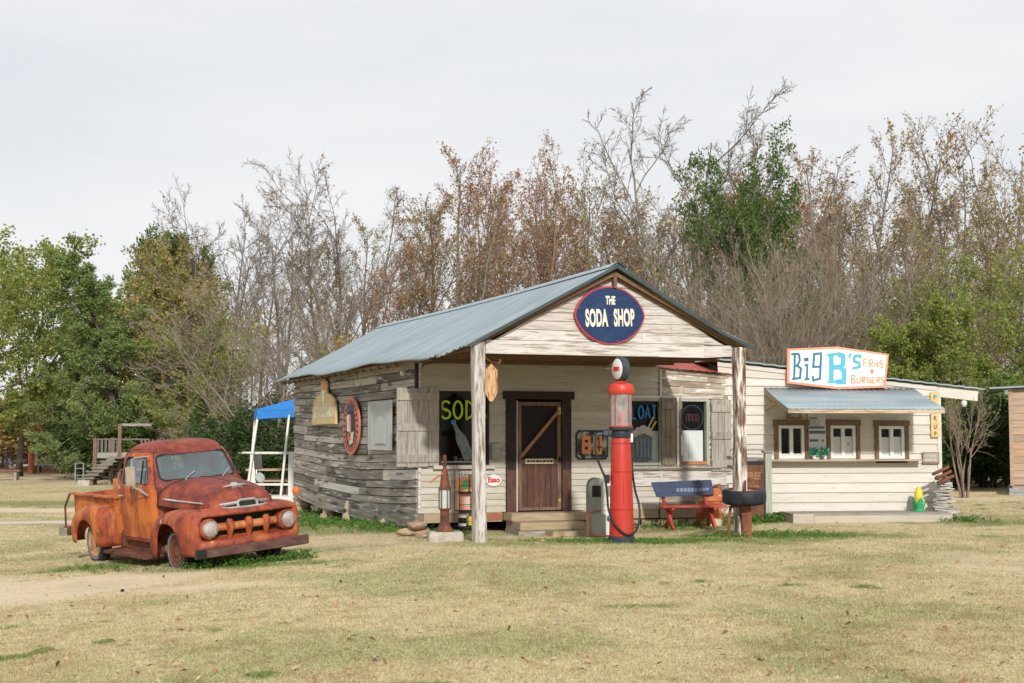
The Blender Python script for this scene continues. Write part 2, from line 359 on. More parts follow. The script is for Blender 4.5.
M['tarp'] = flat('blue_canopy_cloth', (.03, .27, .72), .6, var=.15, trans=.3)
M['lead'] = flat('grey_green_enamel', (.29, .30, .26), .5, var=.15)
M['offwhite'] = flat('off_white_enamel', (.66, .65, .60), .5, var=.1)
M['green'] = flat('green_enamel', (.03, .36, .13), .5)
M['cornyellow'] = flat('corn_yellow', (.72, .55, .05), .5)
M['headlight'] = glass('headlight_glass', .42, (.75, .75, .72), 2)  # white layer paints bright reflections into the lens colour
# ------------------------------------------------------------------ ground
def g_green(X, Y):
    n = fbm(X*.75, Y*.5, 11, 5); n2 = fbm(X*2.2, Y*1.6, 21, 3)
    g = .15+ss((n-.50)/.20)*.27
    g = np.maximum(g, .85*ss((n2-.70)/.05)*ss((vnoise(X*.35+9, Y*.3, 41)-.45)/.2))           # scattered green tufts
    def ell(cx, cy, rx, ry, a): return a*np.clip(1.35-np.sqrt(((X-cx)/rx)**2+((Y-cy)/ry)**2)+.9*(n2-.5), 0, 1)
    for e in ((2.2,23.3,2.8,.9,1.1),(4.6,24.6,2.2,1.0,1.1),(0,22.6,1.6,.6,.6),(-2.9,27.3,1.5,1.5,1.2),(-4.2,30,1.2,3.2,1.2),(-3.9,20.2,1.6,.5,1),(-6.2,21.6,1.6,.8,.8),
              (-3.4,22.6,2.4,1.0,.6),(4.4,27.8,1.1,.6,1.0),(8.9,27.6,1.2,.8,.9),(10.5,28.5,2.2,1.0,.6),(5.8,14.2,.7,.3,.7),(1.3,14.6,.6,.25,.6),(-14,44,6,2.5,.7),(-12,55,9,3,.5),(3.2,26.8,1.2,.5,.8)):
        g = np.maximum(g, ell(*e))
    return np.clip(g, 0, 1)
def g_dirt(X, Y):
    n = fbm(X*.6, Y*.5, 31, 4)
    d = ss((fbm(X*.28+3, Y*.2, 51, 4)-.60)/.1)*.45
    def ell(cx, cy, rx, ry, a): return a*np.clip(1.3-np.sqrt(((X-cx)/rx)**2+((Y-cy)/ry)**2)+1.1*(n-.5), 0, 1)
    for e in ((-5.9,18.6,1.7,1.5,1.9),(-3.6,17.6,1.6,.6,.9),(-6.6,17.4,1.6,.9,1.2),(-7.5,19.4,2,1.2,1),(-13.5,40.5,4,1.0,1.2),(1.1,25.4,1.7,.8,1.2),(-22,70,7,5,1.4),(-14,66,5,4,1),(6.9,27.5,2.0,.5,.7),(12,38,4,1,.7)):
        d = np.maximum(d, ell(*e))
    return np.clip(d, 0, 1)
def g_red(X, Y): return ss((Y-74)/4)*ss((104-Y)/8)*ss((-9-X)/6)*(.5+.5*ss((fbm(X*.2, Y*.2, 61)-.35)/.2))
def axis(lo, hi, fine0, fine1, st):
    a = list(np.arange(fine0, fine1, st)); s = st; x = fine1
    while x < hi: a.append(x); s *= 1.25; x += s
    a.append(hi); s = st; x = fine0-st; pre = []
    while x > lo: pre.append(x); s *= 1.25; x -= s
    return np.array([lo]+pre[::-1]+a)
gx = axis(-600, 600, -14, 14, .2); gy = axis(-150, 900, 6, 46, .2)
GX, GY = np.meshgrid(gx, gy); nx, ny = len(gx), len(gy)
V = np.stack([GX.ravel(), GY.ravel(), hz(GX, GY).ravel()], 1)
ii = (np.arange(ny-1)[:, None]*nx+np.arange(nx-1)[None]).ravel()
F4 = np.stack([ii, ii+1, ii+nx+1, ii+nx], 1)
def lawn_mat(name, blades):
    m = bpy.data.materials.new(name); m.use_nodes = True; t = m.node_tree; n = t.nodes; l = t.links; b = n['Principled BSDF']
    b.inputs['Roughness'].default_value = .9; b.inputs['Specular IOR Level'].default_value = .15
    at = n.new('ShaderNodeAttribute'); at.attribute_name = 'mask'; sp = n.new('ShaderNodeSeparateColor'); l.new(at.outputs['Color'], sp.inputs[0])
    if blades:
        g = n.new('ShaderNodeNewGeometry'); f = g.outputs['Random Per Island']
        straw = [(.20,.14,.065), (.52,.415,.235), (.71,.59,.37), (.84,.73,.51)]; grn = [(.06,.13,.02), (.12,.22,.035), (.22,.32,.07)]; drt = [(.64,.50,.33), (.72,.59,.41)]
    else:
        tc = n.new('ShaderNodeTexCoord'); nz = n.new('ShaderNodeTexNoise'); nz.inputs['Scale'].default_value = 9; nz.inputs['Detail'].default_value = 9; nz.inputs['Roughness'].default_value = .75
        l.new(tc.outputs['Object'], nz.inputs['Vector']); mr = n.new('ShaderNodeMapRange'); mr.inputs['From Min'].default_value = .3; mr.inputs['From Max'].default_value = .7
        l.new(nz.outputs['Fac'], mr.inputs['Value']); f = mr.outputs[0]
        straw = [(.25,.185,.10), (.50,.40,.235), (.64,.53,.34), (.74,.635,.44)]; grn = [(.05,.09,.02), (.10,.16,.035), (.18,.22,.07)]; drt = [(.56,.43,.28), (.68,.545,.375), (.76,.63,.45)]
        bp = n.new('ShaderNodeBump'); bp.inputs['Strength'].default_value = .6; bp.inputs['Distance'].default_value = .04; l.new(nz.outputs['Fac'], bp.inputs['Height']); l.new(bp.outputs[0], b.inputs['Normal'])
    c = None
    for cols, ch in ((straw, None), (drt, 'Red'), (grn, 'Green'), ([(.16,.06,.03), (.30,.12,.06)], 'Blue')):
        r = ramp(t, cols); l.new(f, r.inputs['Fac'])
        if c is None: c = r.outputs[0]; continue
        mx = n.new('ShaderNodeMix'); mx.data_type = 'RGBA'; l.new(sp.outputs[ch], mx.inputs['Factor']); l.new(c, mx.inputs['A']); l.new(r.outputs[0], mx.inputs['B']); c = mx.outputs['Result']
    dk = n.new('ShaderNodeMix'); dk.data_type = 'RGBA'; dk.blend_type = 'MULTIPLY'; dk.inputs['B'].default_value = (.66, .55, .44, 1); l.new(at.outputs['Alpha'], dk.inputs['Factor']); l.new(c, dk.inputs['A']); c = dk.outputs['Result']
    l.new(c, b.inputs['Base Color']); return m
def add_mask(me, X, Y):
    a = me.color_attributes.new('mask', 'FLOAT_COLOR', 'POINT')
    d = g_dirt(X, Y); g = g_green(X, Y)*(1-.6*d); r = g_red(X, Y)
    mo = .55*ss((fbm(X*4.5, Y*3.5, 71, 4)-.46)/.22)*(.4+.6*vnoise(X*16, Y*13, 73))+.15*ss((fbm(X*.5, Y*.4, 75, 3)-.5)/.2)
    a.data.foreach_set('color', np.stack([d, g, r, np.clip(mo, 0, 1)*(1-.7*d)], 1).astype(np.float32).ravel()); return d
me = mesh_np('lawn_ground', V, F4, mats=[lawn_mat('lawn_soil', False)], smooth=True); add_mask(me, V[:, 0], V[:, 1])
tag(obj('ground', me), kind='structure')
# gravel track on the left
pm = mat('gravel', [(.42,.37,.31), (.55,.5,.44), (.63,.6,.56)], 25, rough=.95, bump=.4)
P = []; xs_ = np.linspace(-24, -8.3, 50)
for x in xs_:
    yc = 34.3+.12*(x+14)+.2*sin(x); hw = (.62+.15*sin(x*1.7))*min(1, (-7.9-x)/2)
    for q in (-1, -.3, .3, 1): P.append((x, yc+hw*q, gz(x, yc+hw*q)+.014-(.02 if abs(q) == 1 else 0)))
tag(MB().grid(P, 50, 4).build('gravel_path', pm, smooth=2), kind='structure')
# lawn blades in view
rng = np.random.default_rng(3)
def blades(nb, y0, y1, hmin, hmax, name, tuft=False, wk=1):
    u = rng.random(nb); Y = 1/(1/y0+(1/y1-1/y0)*u)                  # even density over the picture
    X = (rng.random(nb)*2-1)*.385*Y
    keep = rng.random(nb) > .97*g_dirt(X, Y)
    keep &= ~((np.abs(Y-(34.3+.12*(X+14))) < .8) & (X < -8.3))
    rx = (X+1.74)*.938+(Y-26.3)*.347; ry = -(X+1.74)*.347+(Y-26.3)*.938     # not under the shop
    keep &= ~((rx > .1) & (rx < 6.5) & (ry > .15) & (ry < 11))
    if tuft: keep &= (vnoise(X*9, Y*9, 91)*.6+fbm(X*2.2, Y*1.6, 93, 3)*.6) > .68
    X = X[keep]; Y = Y[keep]; n = len(X); g = g_green(X, Y)
    hgt = (hmin+(hmax-hmin)*rng.random(n)**1.5)*(1+.7*g)*(.8+.012*Y)
    wd = (hgt*.05+.00016*Y)*wk; a = rng.random(n)*2*pi; lean = rng.normal(0, .75, (n, 2))*hgt[:, None]
    Z = hz(X, Y)-.004
    b0 = np.stack([X-wd*np.cos(a), Y-wd*np.sin(a), Z], 1); b1 = np.stack([X+wd*np.cos(a), Y+wd*np.sin(a), Z], 1)
    tp = np.stack([X+lean[:, 0], Y+lean[:, 1], Z+hgt], 1)
    V = np.stack([b0, b1, tp], 1).reshape(-1, 3); F = np.arange(3*n).reshape(-1, 3)
    me = mesh_np(name, V, None, F, mats=[BL]); add_mask(me, V[:, 0], V[:, 1])
    return tag(obj(name, me), 'short dry lawn grass with green tufts', 'grass', kind='stuff')
BL = lawn_mat('grass_blade', True)
blades(1150000, 8.8, 60, .006, .022, 'lawn_grass')
blades(260000, 8.8, 45, .014, .034, 'grass_tufts', True, .8)
# fallen leaves
n = 1700; u = rng.random(n); Y = 1/(1/9.2+(1/42-1/9.2)*u); X = (rng.random(n)*2-1)*.37*Y
s = (.014+.026*rng.random(n)**2)[:, None]; a = rng.random(n)*2*pi
d1 = np.stack([np.cos(a), np.sin(a), rng.normal(0, .35, n)], 1)*s; d2 = np.stack([-np.sin(a), np.cos(a), rng.normal(0, .35, n)], 1)*s*.65
c = np.stack([X, Y, hz(X, Y)+.028], 1); up = np.array([0, 0, 1])*s*.3
V = np.stack([c-d1, c-d2*.8+up*.3, c+d1, c+d2*.8+up], 1).reshape(-1, 3)
leafm = mat('fallen_leaf', [(.24,.12,.06), (.36,.2,.1)], 5, island=([(.22,.09,.04), (.36,.17,.07), (.5,.36,.22), (.3,.22,.14), (.58,.46,.33)], .85), bump=0)
tag(obj('fallen_leaves', mesh_np('fallen_leaves', V, np.arange(4*n).reshape(-1, 4), mats=[leafm])), 'dry brown leaves scattered over the lawn', 'fallen leaves', kind='stuff')
# green weeds along the truck and the buildings
def weeds():
    C = []
    def strip(x0, y0, x1, y1, wd, n, h):
        for _ in range(n):
            t = rng.random(); x = x0+(x1-x0)*t+rng.normal(0, wd); y = y0+(y1-y0)*t+rng.normal(0, wd); C.append((x, y, h*(.4+rng.random())))
    strip(-4.5,20.3,-3.0,21.0,.15,230,.10); strip(-6.6,21.4,-5.4,20.5,.2,60,.06)
    strip(-1.9,26.5,-5.3,35.8,.45,900,.10); strip(-2.0,26.2,-.6,25.6,.2,60,.08); strip(4.3,27.9,5.6,28.4,.15,160,.13); strip(2.4,27.2,4.3,27.6,.2,160,.1)
    strip(8.6,28.2,9.2,28.3,.2,70,.09); strip(3.3,24.4,5.2,24.7,.3,200,.07); strip(.6,23.2,2.6,22.9,.3,160,.06)
    C = np.array(C); k = 14; n = len(C)*k; P = np.repeat(C, k, 0)
    a = rng.random(n)*2*pi; r = rng.random(n)*.07; s = P[:, 2]*(.13+.17*rng.random(n))
    c = np.stack([P[:, 0]+r*np.cos(a), P[:, 1]+r*np.sin(a), hz(P[:, 0], P[:, 1])+P[:, 2]*rng.random(n)], 1)
    d1 = rng.normal(0, 1, (n, 3)); d1 /= np.linalg.norm(d1, axis=1)[:, None]; d2 = np.cross(d1, rng.normal(0, 1, (n, 3))); d2 /= np.linalg.norm(d2, axis=1)[:, None]
    d1 *= s[:, None]; d2 *= s[:, None]*.5
    V = np.stack([c-d1, c-d2, c+d1, c+d2], 1).reshape(-1, 3)
    wm = mat('weed_leaf', [(.045,.12,.02), (.08,.19,.03)], 5, island=([(.05,.11,.015), (.09,.20,.03), (.15,.28,.05)], .8), bump=0, trans=.25)
    tag(obj('weeds', mesh_np('weeds', V, np.arange(4*n).reshape(-1, 4), mats=[wm])), 'low green weeds growing along the truck and walls', 'weeds', kind='stuff')
weeds()
# ------------------------------------------------------------------ the soda shop
rnd = random.Random(7)
SH = thing('wooden_shop', 'weathered wooden soda shop with grey tin gable roof and deep front porch', 'shop', (-1.74, 26.3, 0), 20.3)
PY = -3.47                                            # porch front
def boards(mb, u0, u1, z0, z1, step, put, openings=(), joint=(1.6, 3.2), jit=.0, wav=None):
    z = z0; row = 0
    while z < z1-.01:
        za, zb = z, min(z1, z+step*(1+rnd.uniform(-jit, jit)))
        cuts = sorted((a, b) for a, b, c, d in openings if min(zb, d)-max(za, c) > .5*(zb-za))
        segs = []; x = u0
        for a, b in cuts:
            if a > x: segs.append((x, a))
            x = max(x, b)
        if x < u1: segs.append((x, u1))
        for a, b in segs:
            x = a
            while x < b-.02:
                e = min(b, x+rnd.uniform(*joint))
                if b-e < .4: e = b
                put(mb, x+.002, e-.002, za, zb, row); x = e
        z = zb; row += 1
# front wall: narrow lap siding
OPEN = [(.42,1.37,1.17,2.53), (1.72,3.04,.2,2.50), (3.98,5.02,1.13,2.42), (5.36,6.0,1.13,2.42)]
def clap(mb, a, b, za, zb, row, y=0.0, t=.034):
    mb.hexa([(a,y-t,za),(b,y-t,za),(b,y,za),(a,y,za),(a,y-t*.35,zb+.004),(b,y-t*.35,zb+.004),(b,y,zb+.004),(a,y,zb+.004)])
mb = MB(); boards(mb, .03, 4.93, .275, 3.14, .118, clap, OPEN); mb.build('front_siding', M['cream'], SH)
mb = MB(); boards(mb, 4.95, 6.56, 2.42, 3.03, .13, clap, (), (.5, 1.6))
# the lean-to's wall falls away to the right at its top
for v in range(len(mb.v)):
    x, y, z = mb.v[v]
    if z > 2.45: mb.v[v] = (x, y, 2.42+(z-2.42)*(1-.20*(x-4.95)/1.6))
boards(mb, 4.95, 6.56, .275, 2.42, .128, clap, OPEN+[(4.9,5.36,1.13,2.42)], (.4, 1.6)); mb.build('side_room_siding', M['patchy'], SH)
for q in ((4.935, 4.975, -.058, -.036, .28, 3.0), (6.53, 6.58, -.05, .03, .2, 2.93), (0.0, .05, -.055, .0, .28, 3.1)): MB().box(*q).build('corner_trim', M['whitewash'], SH)
# peeling white paint boards below the sill on the right
mb = MB(); boards(mb, 3.86, 6.40, .72, 1.05, .165, lambda m, a, b, za, zb, r: clap(m, a, b, za, zb, r, -.036, .018), (), (.5, 1.3)); mb.build('peeling_board', M['whitewash'], SH)
mb = MB()
for x in (3.98, 4.02, 4.1, 4.16, 4.22, 4.05, 4.13): mb.box(x, x+.05+.05*rnd.random(), -.060, -.055, .55+.3*rnd.random(), .9+.1*rnd.random())
mb.build('torn_patch', M['shutter'], SH)
# interior shell so that the rooms are dark
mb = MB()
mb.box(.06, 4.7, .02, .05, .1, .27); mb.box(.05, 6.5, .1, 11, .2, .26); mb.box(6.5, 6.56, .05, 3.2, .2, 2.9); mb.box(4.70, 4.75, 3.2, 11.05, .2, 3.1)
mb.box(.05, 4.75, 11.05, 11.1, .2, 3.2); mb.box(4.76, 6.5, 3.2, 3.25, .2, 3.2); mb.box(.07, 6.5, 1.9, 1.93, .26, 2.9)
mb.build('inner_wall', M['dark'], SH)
mb = MB(); mb.box(.07, 4.7, .09, 11, 3.08, 3.12); mb.build('loft_floor', M['brownwood'], SH)
# side wall: rough grey boards that sag towards the middle
def sag(y, z): return (-.17*sin(pi*min(1, max(0, y/11.0)))*(1-z/3.2)**.8+.005*sin(y*1.9+z*3))
mb = MB(); z = .27; row = 0
while z < 3.10:
    h = rnd.choice((.14, .16, .18, .21)); zb = min(3.14, z+h); y = rnd.uniform(-.04, .03)
    while y < 11.08:
        e = min(11.1+rnd.uniform(-.03, .05), y+rnd.uniform(1.8, 6.)); k = 7; t = rnd.uniform(.012, .04); ph = rnd.uniform(0, 6)
        P = []
        for q in range(k+1):
            yy = y+.006+(e-y-.012)*q/k; w1 = .003*sin(yy*1.1+ph)+.004; w2 = .003*sin(yy*.9+ph+2)-.016
            P += [(-t, yy, z+sag(yy, z)+w1), (-t*.8, yy, zb+sag(yy, zb)+w2), (.03, yy, zb+sag(yy, zb)), (.03, yy, z+sag(yy, z))]
        F = []
        for q in range(k):
            for j in range(4): F.append((q*4+j, q*4+(j+1) % 4, q*4+4+(j+1) % 4, q*4+4+j))
        F += [(0,3,2,1), tuple(k*4+j for j in range(4))]; mb.add(P, F); y = e
    z = zb; row += 1
mb.build('side_wall', M['log'], SH)
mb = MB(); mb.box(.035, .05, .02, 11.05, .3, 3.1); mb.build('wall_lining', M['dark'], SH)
# ground sill under the side wall, stones it rests on
mb = MB(); P = []
for (y0, y1, za, zb, h) in ((-.03, 5.4, .03, -.04, .30), (5.44, 11.05, -.02, .16, .27)):
    k = 8; P = []
    for q in range(k+1):
        yy = y0+(y1-y0)*q/k; zz = za+(zb-za)*q/k-.05*sin(pi*q/k); 
        top = min(zz+h, .275+sag(yy, .27)-.004)
        P += [(-.05, yy, zz), (-.05, yy, top), (.12, yy, top), (.12, yy, zz)]
    F = [(q*4+j, q*4+(j+1) % 4, q*4+4+(j+1) % 4, q*4+4+j) for q in range(k) for j in range(4)]+[(0,3,2,1), tuple(k*4+j for j in range(4))]
    mb.add(P, F)
mb.build('foundation_beam', M['log'], SH)
for a, b in ((.0, 1.65), (3.29, 4.9), (4.94, 6.55)): MB().box(a, b, -.03, .12, .07+.03*rnd.random(), .272).build('front_sill_beam', M['tan'], SH)
mb = MB()
for x0, x1 in ((3.9, 4.5), (4.55, 5.5), (5.55, 6.4)): mb.box(x0, x1, -.01, .03, -.12, .066)
mb.build('skirting_board', M['tan'], SH)
def rock(mb, c, r, seed, sq=.6):
    rg = random.Random(seed); bm = bmesh.new(); bmesh.ops.create_icosphere(bm, subdivisions=2, radius=1)
    ph = [rg.uniform(0, 6) for _ in range(6)]
    V = []
    for v in bm.verts:
        k = 1+.16*sin(3*v.co.x+ph[0])+.14*sin(4*v.co.y+ph[1])+.12*sin(5*v.co.z+ph[2])+.08*sin(7*v.co.x*v.co.y+ph[3])
        V.append((c[0]+v.co.x*k*r, c[1]+v.co.y*k*r*.9, c[2]+v.co.z*k*r*sq))
    mb.add(V, [[v.index for v in f.verts] for f in bm.faces]); bm.free(); return mb
for k, (y, n, r) in enumerate(((2.2,2,.2),(5.2,3,.22),(7.6,2,.21),(10.6,3,.24),(10.7,1,.2))):
    for q in range(n):
        wp = SH.matrix_basis @ Vector((.08, y, 0))
        rock(MB(), (.08+.03*(q % 2), y+.05*q, gz(-1.74-.347*y, 26.3+.938*y)+.08+.14*q), r-.02*q, 10*k+q).build('foundation_stone', M['stone'], SH, smooth=True)
# ceiling and beams under the porch
mb = MB()
mb.bar((-.12, PY+.02, 3.13), (-.12, 11.1, 3.13), .1, .09); mb.bar((4.85, PY+.02, 3.13), (4.85, .4, 3.13), .1, .09)
for y in (-2.6, -1.75, -.9, -.12): mb.box(-.05, 4.8, y-.04, y+.04, 3.04, 3.14)
mb.build('porch_joist', M['brownwood'], SH)
mb = MB()
for k in range(17): mb.box(.03+k*.28, .03+k*.28+.27, PY+.12, -.06, 3.15, 3.17)
mb.build('porch_ceiling', M['brownwood'], SH)
mb = MB(); mb.lathe([(.05,3.04),(.06,3.02),(.14,2.97),(.15,2.94),(.13,2.93)], 16, Matrix.Translation((3.35, -1.3, 0))); mb.build('porch_lamp', M['offwhite'], SH, smooth=True)
# gable over the porch, header beam, rakes
RZ0, RZ1, HX = 3.16, 4.50, 2.375
def roof_z(x): return RZ0+(RZ1-RZ0)*(1-abs(x-HX)/HX)
mb = MB(); z = 3.27; rows = []
while z < 4.4:
    h = rnd.choice((.15, .17, .18)); zb = min(4.42, z+h); hw0 = (4.44-z)/(4.44-3.13)*2.36; hw1 = max(.01, (4.44-zb)/(4.44-3.13)*2.36)
    cut = sorted([rnd.uniform(-hw1, hw1)*.8]) if rnd.random() < .75 else []
    E = [-1]+cut+[1]
    for a, b in zip(E[:-1], E[1:]):
        a0 = HX-hw0 if a == -1 else HX+a+.002; a1 = HX-hw1 if a == -1 else HX+a+.002
        b0 = HX+hw0 if b == 1 else HX+b-.002; b1 = HX+hw1 if b == 1 else HX+b-.002
        t = .026+rnd.uniform(0, .006); y = PY+.03
        mb.hexa([(a0,y-t,z+.003),(b0,y-t,z+.003),(b0,y,z+.003),(a0,y,z+.003),(a1,y-t*.5,zb),(b1,y-t*.5,zb),(b1,y,zb),(a1,y,zb)])
    z = zb
mb.build('gable_boards', M['whitewash'], SH)
mb = MB(); mb.box(.10, 4.08, PY-.045, PY+.03, 3.04, 3.262); mb.hexa([(4.085,PY-.04,3.04),(4.62,PY-.04,3.075),(4.62,PY+.03,3.075),(4.085,PY+.03,3.04),(4.085,PY-.04,3.25),(4.62,PY-.04,3.262),(4.62,PY+.03,3.262),(4.085,PY+.03,3.25)])
mb.build('header_beam', M['whitewash'], SH)
mb = MB()
for sg in (-1, 1):
    mb.bar((HX-sg*.02, PY-.10, 4.435), (HX+sg*2.46, PY-.10, 3.225), .05, .07); mb.bar((HX-sg*.02, PY-.02, 4.42), (HX+sg*2.36, PY-.02, 3.25), .06, .10)
mb.box(HX-.03, HX+.03, PY-.13, PY-.07, 4.18, 4.42)
mb.build('rake_board', M['brownwood'], SH)
# corrugated roof: two sheets with real waves, uneven eave, slight sag of the ridge
def roof(side):
    wv = .12; y0, y1 = PY-.22, 11.45; n = int((y1-y0)/wv*4); P = []; nv = 7
    for i in range(n+1):
        y = y0+(y1-y0)*i/n; k = .019*sin(2*pi*i/4+.4); t = (y-y0)/(y1-y0)
        rz = 4.56-.05*sin(pi*t)+.03*t; ez = 3.05+.03*sin(y*.9)+.05*t
        ov = (2.375+.44+.03*sin(y*2.3)+.06*ss((-2.3-y)*2.2)-.22*ss((-2.9-y)*2.)) if side < 0 else 2.375+.22
        if side < 0 and -2.75 < y < -2.2: ov -= .10*sin((y+2.75)/.55*pi)
        for j in range(nv):
            u = j/(nv-1); x = HX+side*ov*u; z = rz+(ez-rz)*u*(ov/2.815)-.03*sin(pi*u)+k+(.07*(u-.75)*4 if (side > 0 and u > .75) else 0)
            P.append((x, y, z))
    o = MB().grid(P, n+1, nv).build('tin_roof', M['tin'], SH, smooth=2, fix=False)
    baked(o, [('SOLIDIFY', dict(thickness=.008, offset=-1))]); return o
r1 = roof(-1); r2 = roof(1)
mb = MB(); y0, y1 = PY-.25, 11.47; P = []
for i in range(25):
    t = i/24; y = y0+(y1-y0)*t; rz = 4.595-.05*sin(pi*t)+.03*t
    for dx, dz in ((-.17,-.09),(-.05,-.012),(0,.012),(.05,-.012),(.17,-.09)): P.append((HX+dx, y, rz+dz))
mb.grid(P, 25, 5).build('ridge_cap', M['tin'], SH, smooth=2)
mb = MB()
mb.bar((HX, PY-.225, 4.535), (HX-2.62, PY-.225, 3.15), .012, .05); mb.bar((HX, PY-.225, 4.535), (HX+2.0, PY-.225, 3.45), .012, .06); mb.bar((HX+1.98, PY-.225, 3.46), (HX+2.60, PY-.225, 3.20), .012, .05)
mb.build('roof_edge', M['tin_dark'], SH)
mb = MB(); mb.bar((-.32, -1.9, 3.03), (-.32, 11.3, 3.05), .04, .06); mb.build('eave_board', M['brownwood'], SH)
mb = MB()
for y in np.arange(.3, 11.2, .62): mb.bar((-.36, y, 3.0), (HX, y, 4.43), .045, .08)
mb.build('rafter', M['brownwood'], SH)
mb = MB(); mb.prism([(.02, 3.1), (4.73, 3.1), (HX, 4.42)], 11.02, 11.06); mb.build('rear_gable', M['brownwood'], SH); MB().prism([(.1, 3.18), (4.65, 3.18), (HX, 4.38)], PY+.06, PY+.09).build('gable_backing', M['brownwood'], SH)
# lean-to roof in rusty red tin
mb = MB(); P = []
for i in range(33):
    x = 4.9+1.85*i/32; f = (x-4.95)/1.6
    for q in range(5): P.append((x, -.12+3.5*q/4, 3.04-.115*f+.62*q/4+.008*sin(i*2.2)))
mb.grid(P, 33, 5).build('red_tin_roof', M['redtin'], SH, smooth=2)
# porch posts
def post(name, x, m, wob, zb):
    mb = MB(); P = []; k = 14; w0 = .185
    for i in range(k+1):
        t = i/k; z = zb+(3.23-zb)*t; dx = wob*sin(3*t+.5)+.035*(1-t)*(1 if x < 1 else 0); wq = w0*(1+.05*sin(9*t+x)+(.10*(1-t)**8))
        for a, b in ((-1,-1),(1,-1),(1,1),(-1,1)): P.append((x-.02+dx+a*wq/2*(1 if b < 0 else .96), PY-.06+.02*sin(5*t)+b*wq/2, z))
    F = [(i*4+j, i*4+(j+1) % 4, i*4+4+(j+1) % 4, i*4+4+j) for i in range(k) for j in range(4)]+[(3,2,1,0), tuple(k*4+j for j in range(4))]
    return mb.add(P, F).build(name, m, SH, bevel=.012)
post('porch_post', -.03, M['post'], .012, gz(-.55, 23)-.05)
post('porch_post', 4.75, M['bark_post'], .02, gz(4, 24.7)-.05)
# windows
def window(x0, x1, z0, z1, fr=.06, frm=None, bars=()):
    frm = frm or M['greenpost']; y0 = -.02
    mb = MB(); mb.box(x0, x0+fr, y0-.03, .07, z0, z1); mb.box(x1-fr, x1, y0-.03, .07, z0, z1); mb.box(x0+fr, x1-fr, y0-.028, .07, z1-fr, z1); mb.box(x0+fr, x1-fr, y0-.028, .07, z0, z0+fr)
    for b in bars: mb.box(x0+fr, x1-fr, y0-.02, .06, b-.02, b+.02)
    wn = mb.build('window', frm, SH)
    MB().add([(x0+fr,.03,z0+fr),(x1-fr,.03,z0+fr),(x1-fr,.03,z1-fr),(x0+fr,.03,z1-fr)], [(0,1,2,3)]).build('pane', M['glass'], wn); return wn
w1 = window(.40, 1.38, 1.16, 2.53, .045, M['darktrim'])
w2 = window(3.96, 5.0, 1.12, 2.43, .055)
w3 = window(5.34, 6.02, 1.12, 2.43, .055)
mb = MB(); mb.box(.28, 1.48, -.10, .02, 1.085, 1.15); mb.build('sill', M['cream'], w1)
mb = MB(); mb.box(3.9, 6.25, -.13, .0, 1.055, 1.09); mb.box(3.95, 6.2, -.10, -.02, 1.03, 1.05); mb.build('sill', M['shutter'], w3)
mb = MB(); mb.box(.3, 1.42, -.05, .0, 2.535, 2.565); mb.build('window_head', M['cream'], w1)
mb = MB(); mb.box(3.9, 6.08, -.06, -.02, 2.43, 2.475); mb.build('window_head', M['whitewash'], w3)
mb = MB()
def drape(mb, x0, x1, z0, z1, y, f=.015, k=60):
    P = []
    for i in range(k+1):
        x = x0+(x1-x0)*i/k
        for z in (z0, (z0+z1)/2, z1): P.append((x, y+f*sin(i*.9)+f*.6*sin(i*.37), z))
    return mb.grid(P, k+1, 3)
drape(MB(), 5.40, 5.93, 1.19, 1.80, .055, .008).build('curtain', M['curtain'], w3, smooth=2)
drape(MB(), 4.02, 4.94, 1.18, 1.79, .05, .004).build('curtain', M['palecurtain'], w2, smooth=2)
MB().box(5.40, 5.95, -.062, -.05, 1.13, 1.19).build('rusty_rail', M['rustor'], w3)
# lettering painted on the panes
G = {'S': [arc(.3,.75,.28,.25,25,270,12)+arc(.3,.25,.3,.25,90,-160,14)], 'O': [arc(.3,.5,.3,.5,90,450,22)], 'D': [[(.05,1),(.05,0)]+arc(.05,.5,.5,.5,-90,90,12)],
     'A': [[(0,0),(.3,1),(.6,0)],[(.12,.36),(.48,.36)]], 'F': [[(.5,1),(0,1),(0,0)],[(0,.52),(.4,.52)]], 'L': [[(0,1),(0,0),(.5,0)]], 'T': [[(0,1),(.6,1)],[(.3,1),(.3,0)]],
     'R': [[(0,0),(0,1)]+arc(.2,.75,.3,.25,90,-90,8)+[(0,.5)],[(.2,.5),(.52,0)]], 'E': [[(.5,1),(0,1),(0,0),(.5,0)],[(0,.52),(.4,.52)]], 'I': [[(.2,1),(.2,0)]], 'U': [[(0,1),(0,.3)]+arc(.28,.28,.28,.28,180,360,10)+[(.56,1)]],
     'P': [[(0,0),(0,1)]+arc(.2,.74,.3,.26,90,-90,8)+[(0,.48)]], 'C': [arc(.32,.5,.32,.5,50,310,16)], 'K': [[(0,1),(0,0)],[(.52,1),(0,.45)],[(.16,.6),(.55,0)]], 'H': [[(0,1),(0,0)],[(.55,1),(.55,0)],[(0,.5),(.55,.5)]],
     'N': [[(0,0),(0,1),(.55,0),(.55,1)]], 'B': [[(0,0),(0,1)]+arc(.25,.76,.22,.24,90,-90,8)+[(0,.52)],[(.2,.52)]+arc(.28,.26,.27,.26,90,-90,8)+[(0,0)]]}
def letters(mb, s, x, z, h, wd, stroke, y, t=.003, gap=.75, slope=0, wob=0):
    k = 0
    for ch in s:
        for st in G.get(ch, []):
            dz = wob*sin(k*2.1); mb.ribbon([(x+a*wd, z+dz+b*h+slope*(x+a*wd)) for a, b in st], stroke, y-.0006*(k % 5), t); k += 1
        x += wd*gap if ch != 'I' else wd*.45
    return mb
letters(MB(), 'SODA', .455, 2.02, .32, .28, .04, -.012, gap=.84).build('soda_lettering', M['lime'], w1)
bt = MB(); A_ = Matrix.Translation((.70, -.012, 1.93)) @ Matrix.Rotation(R(-25), 4, 'Y')
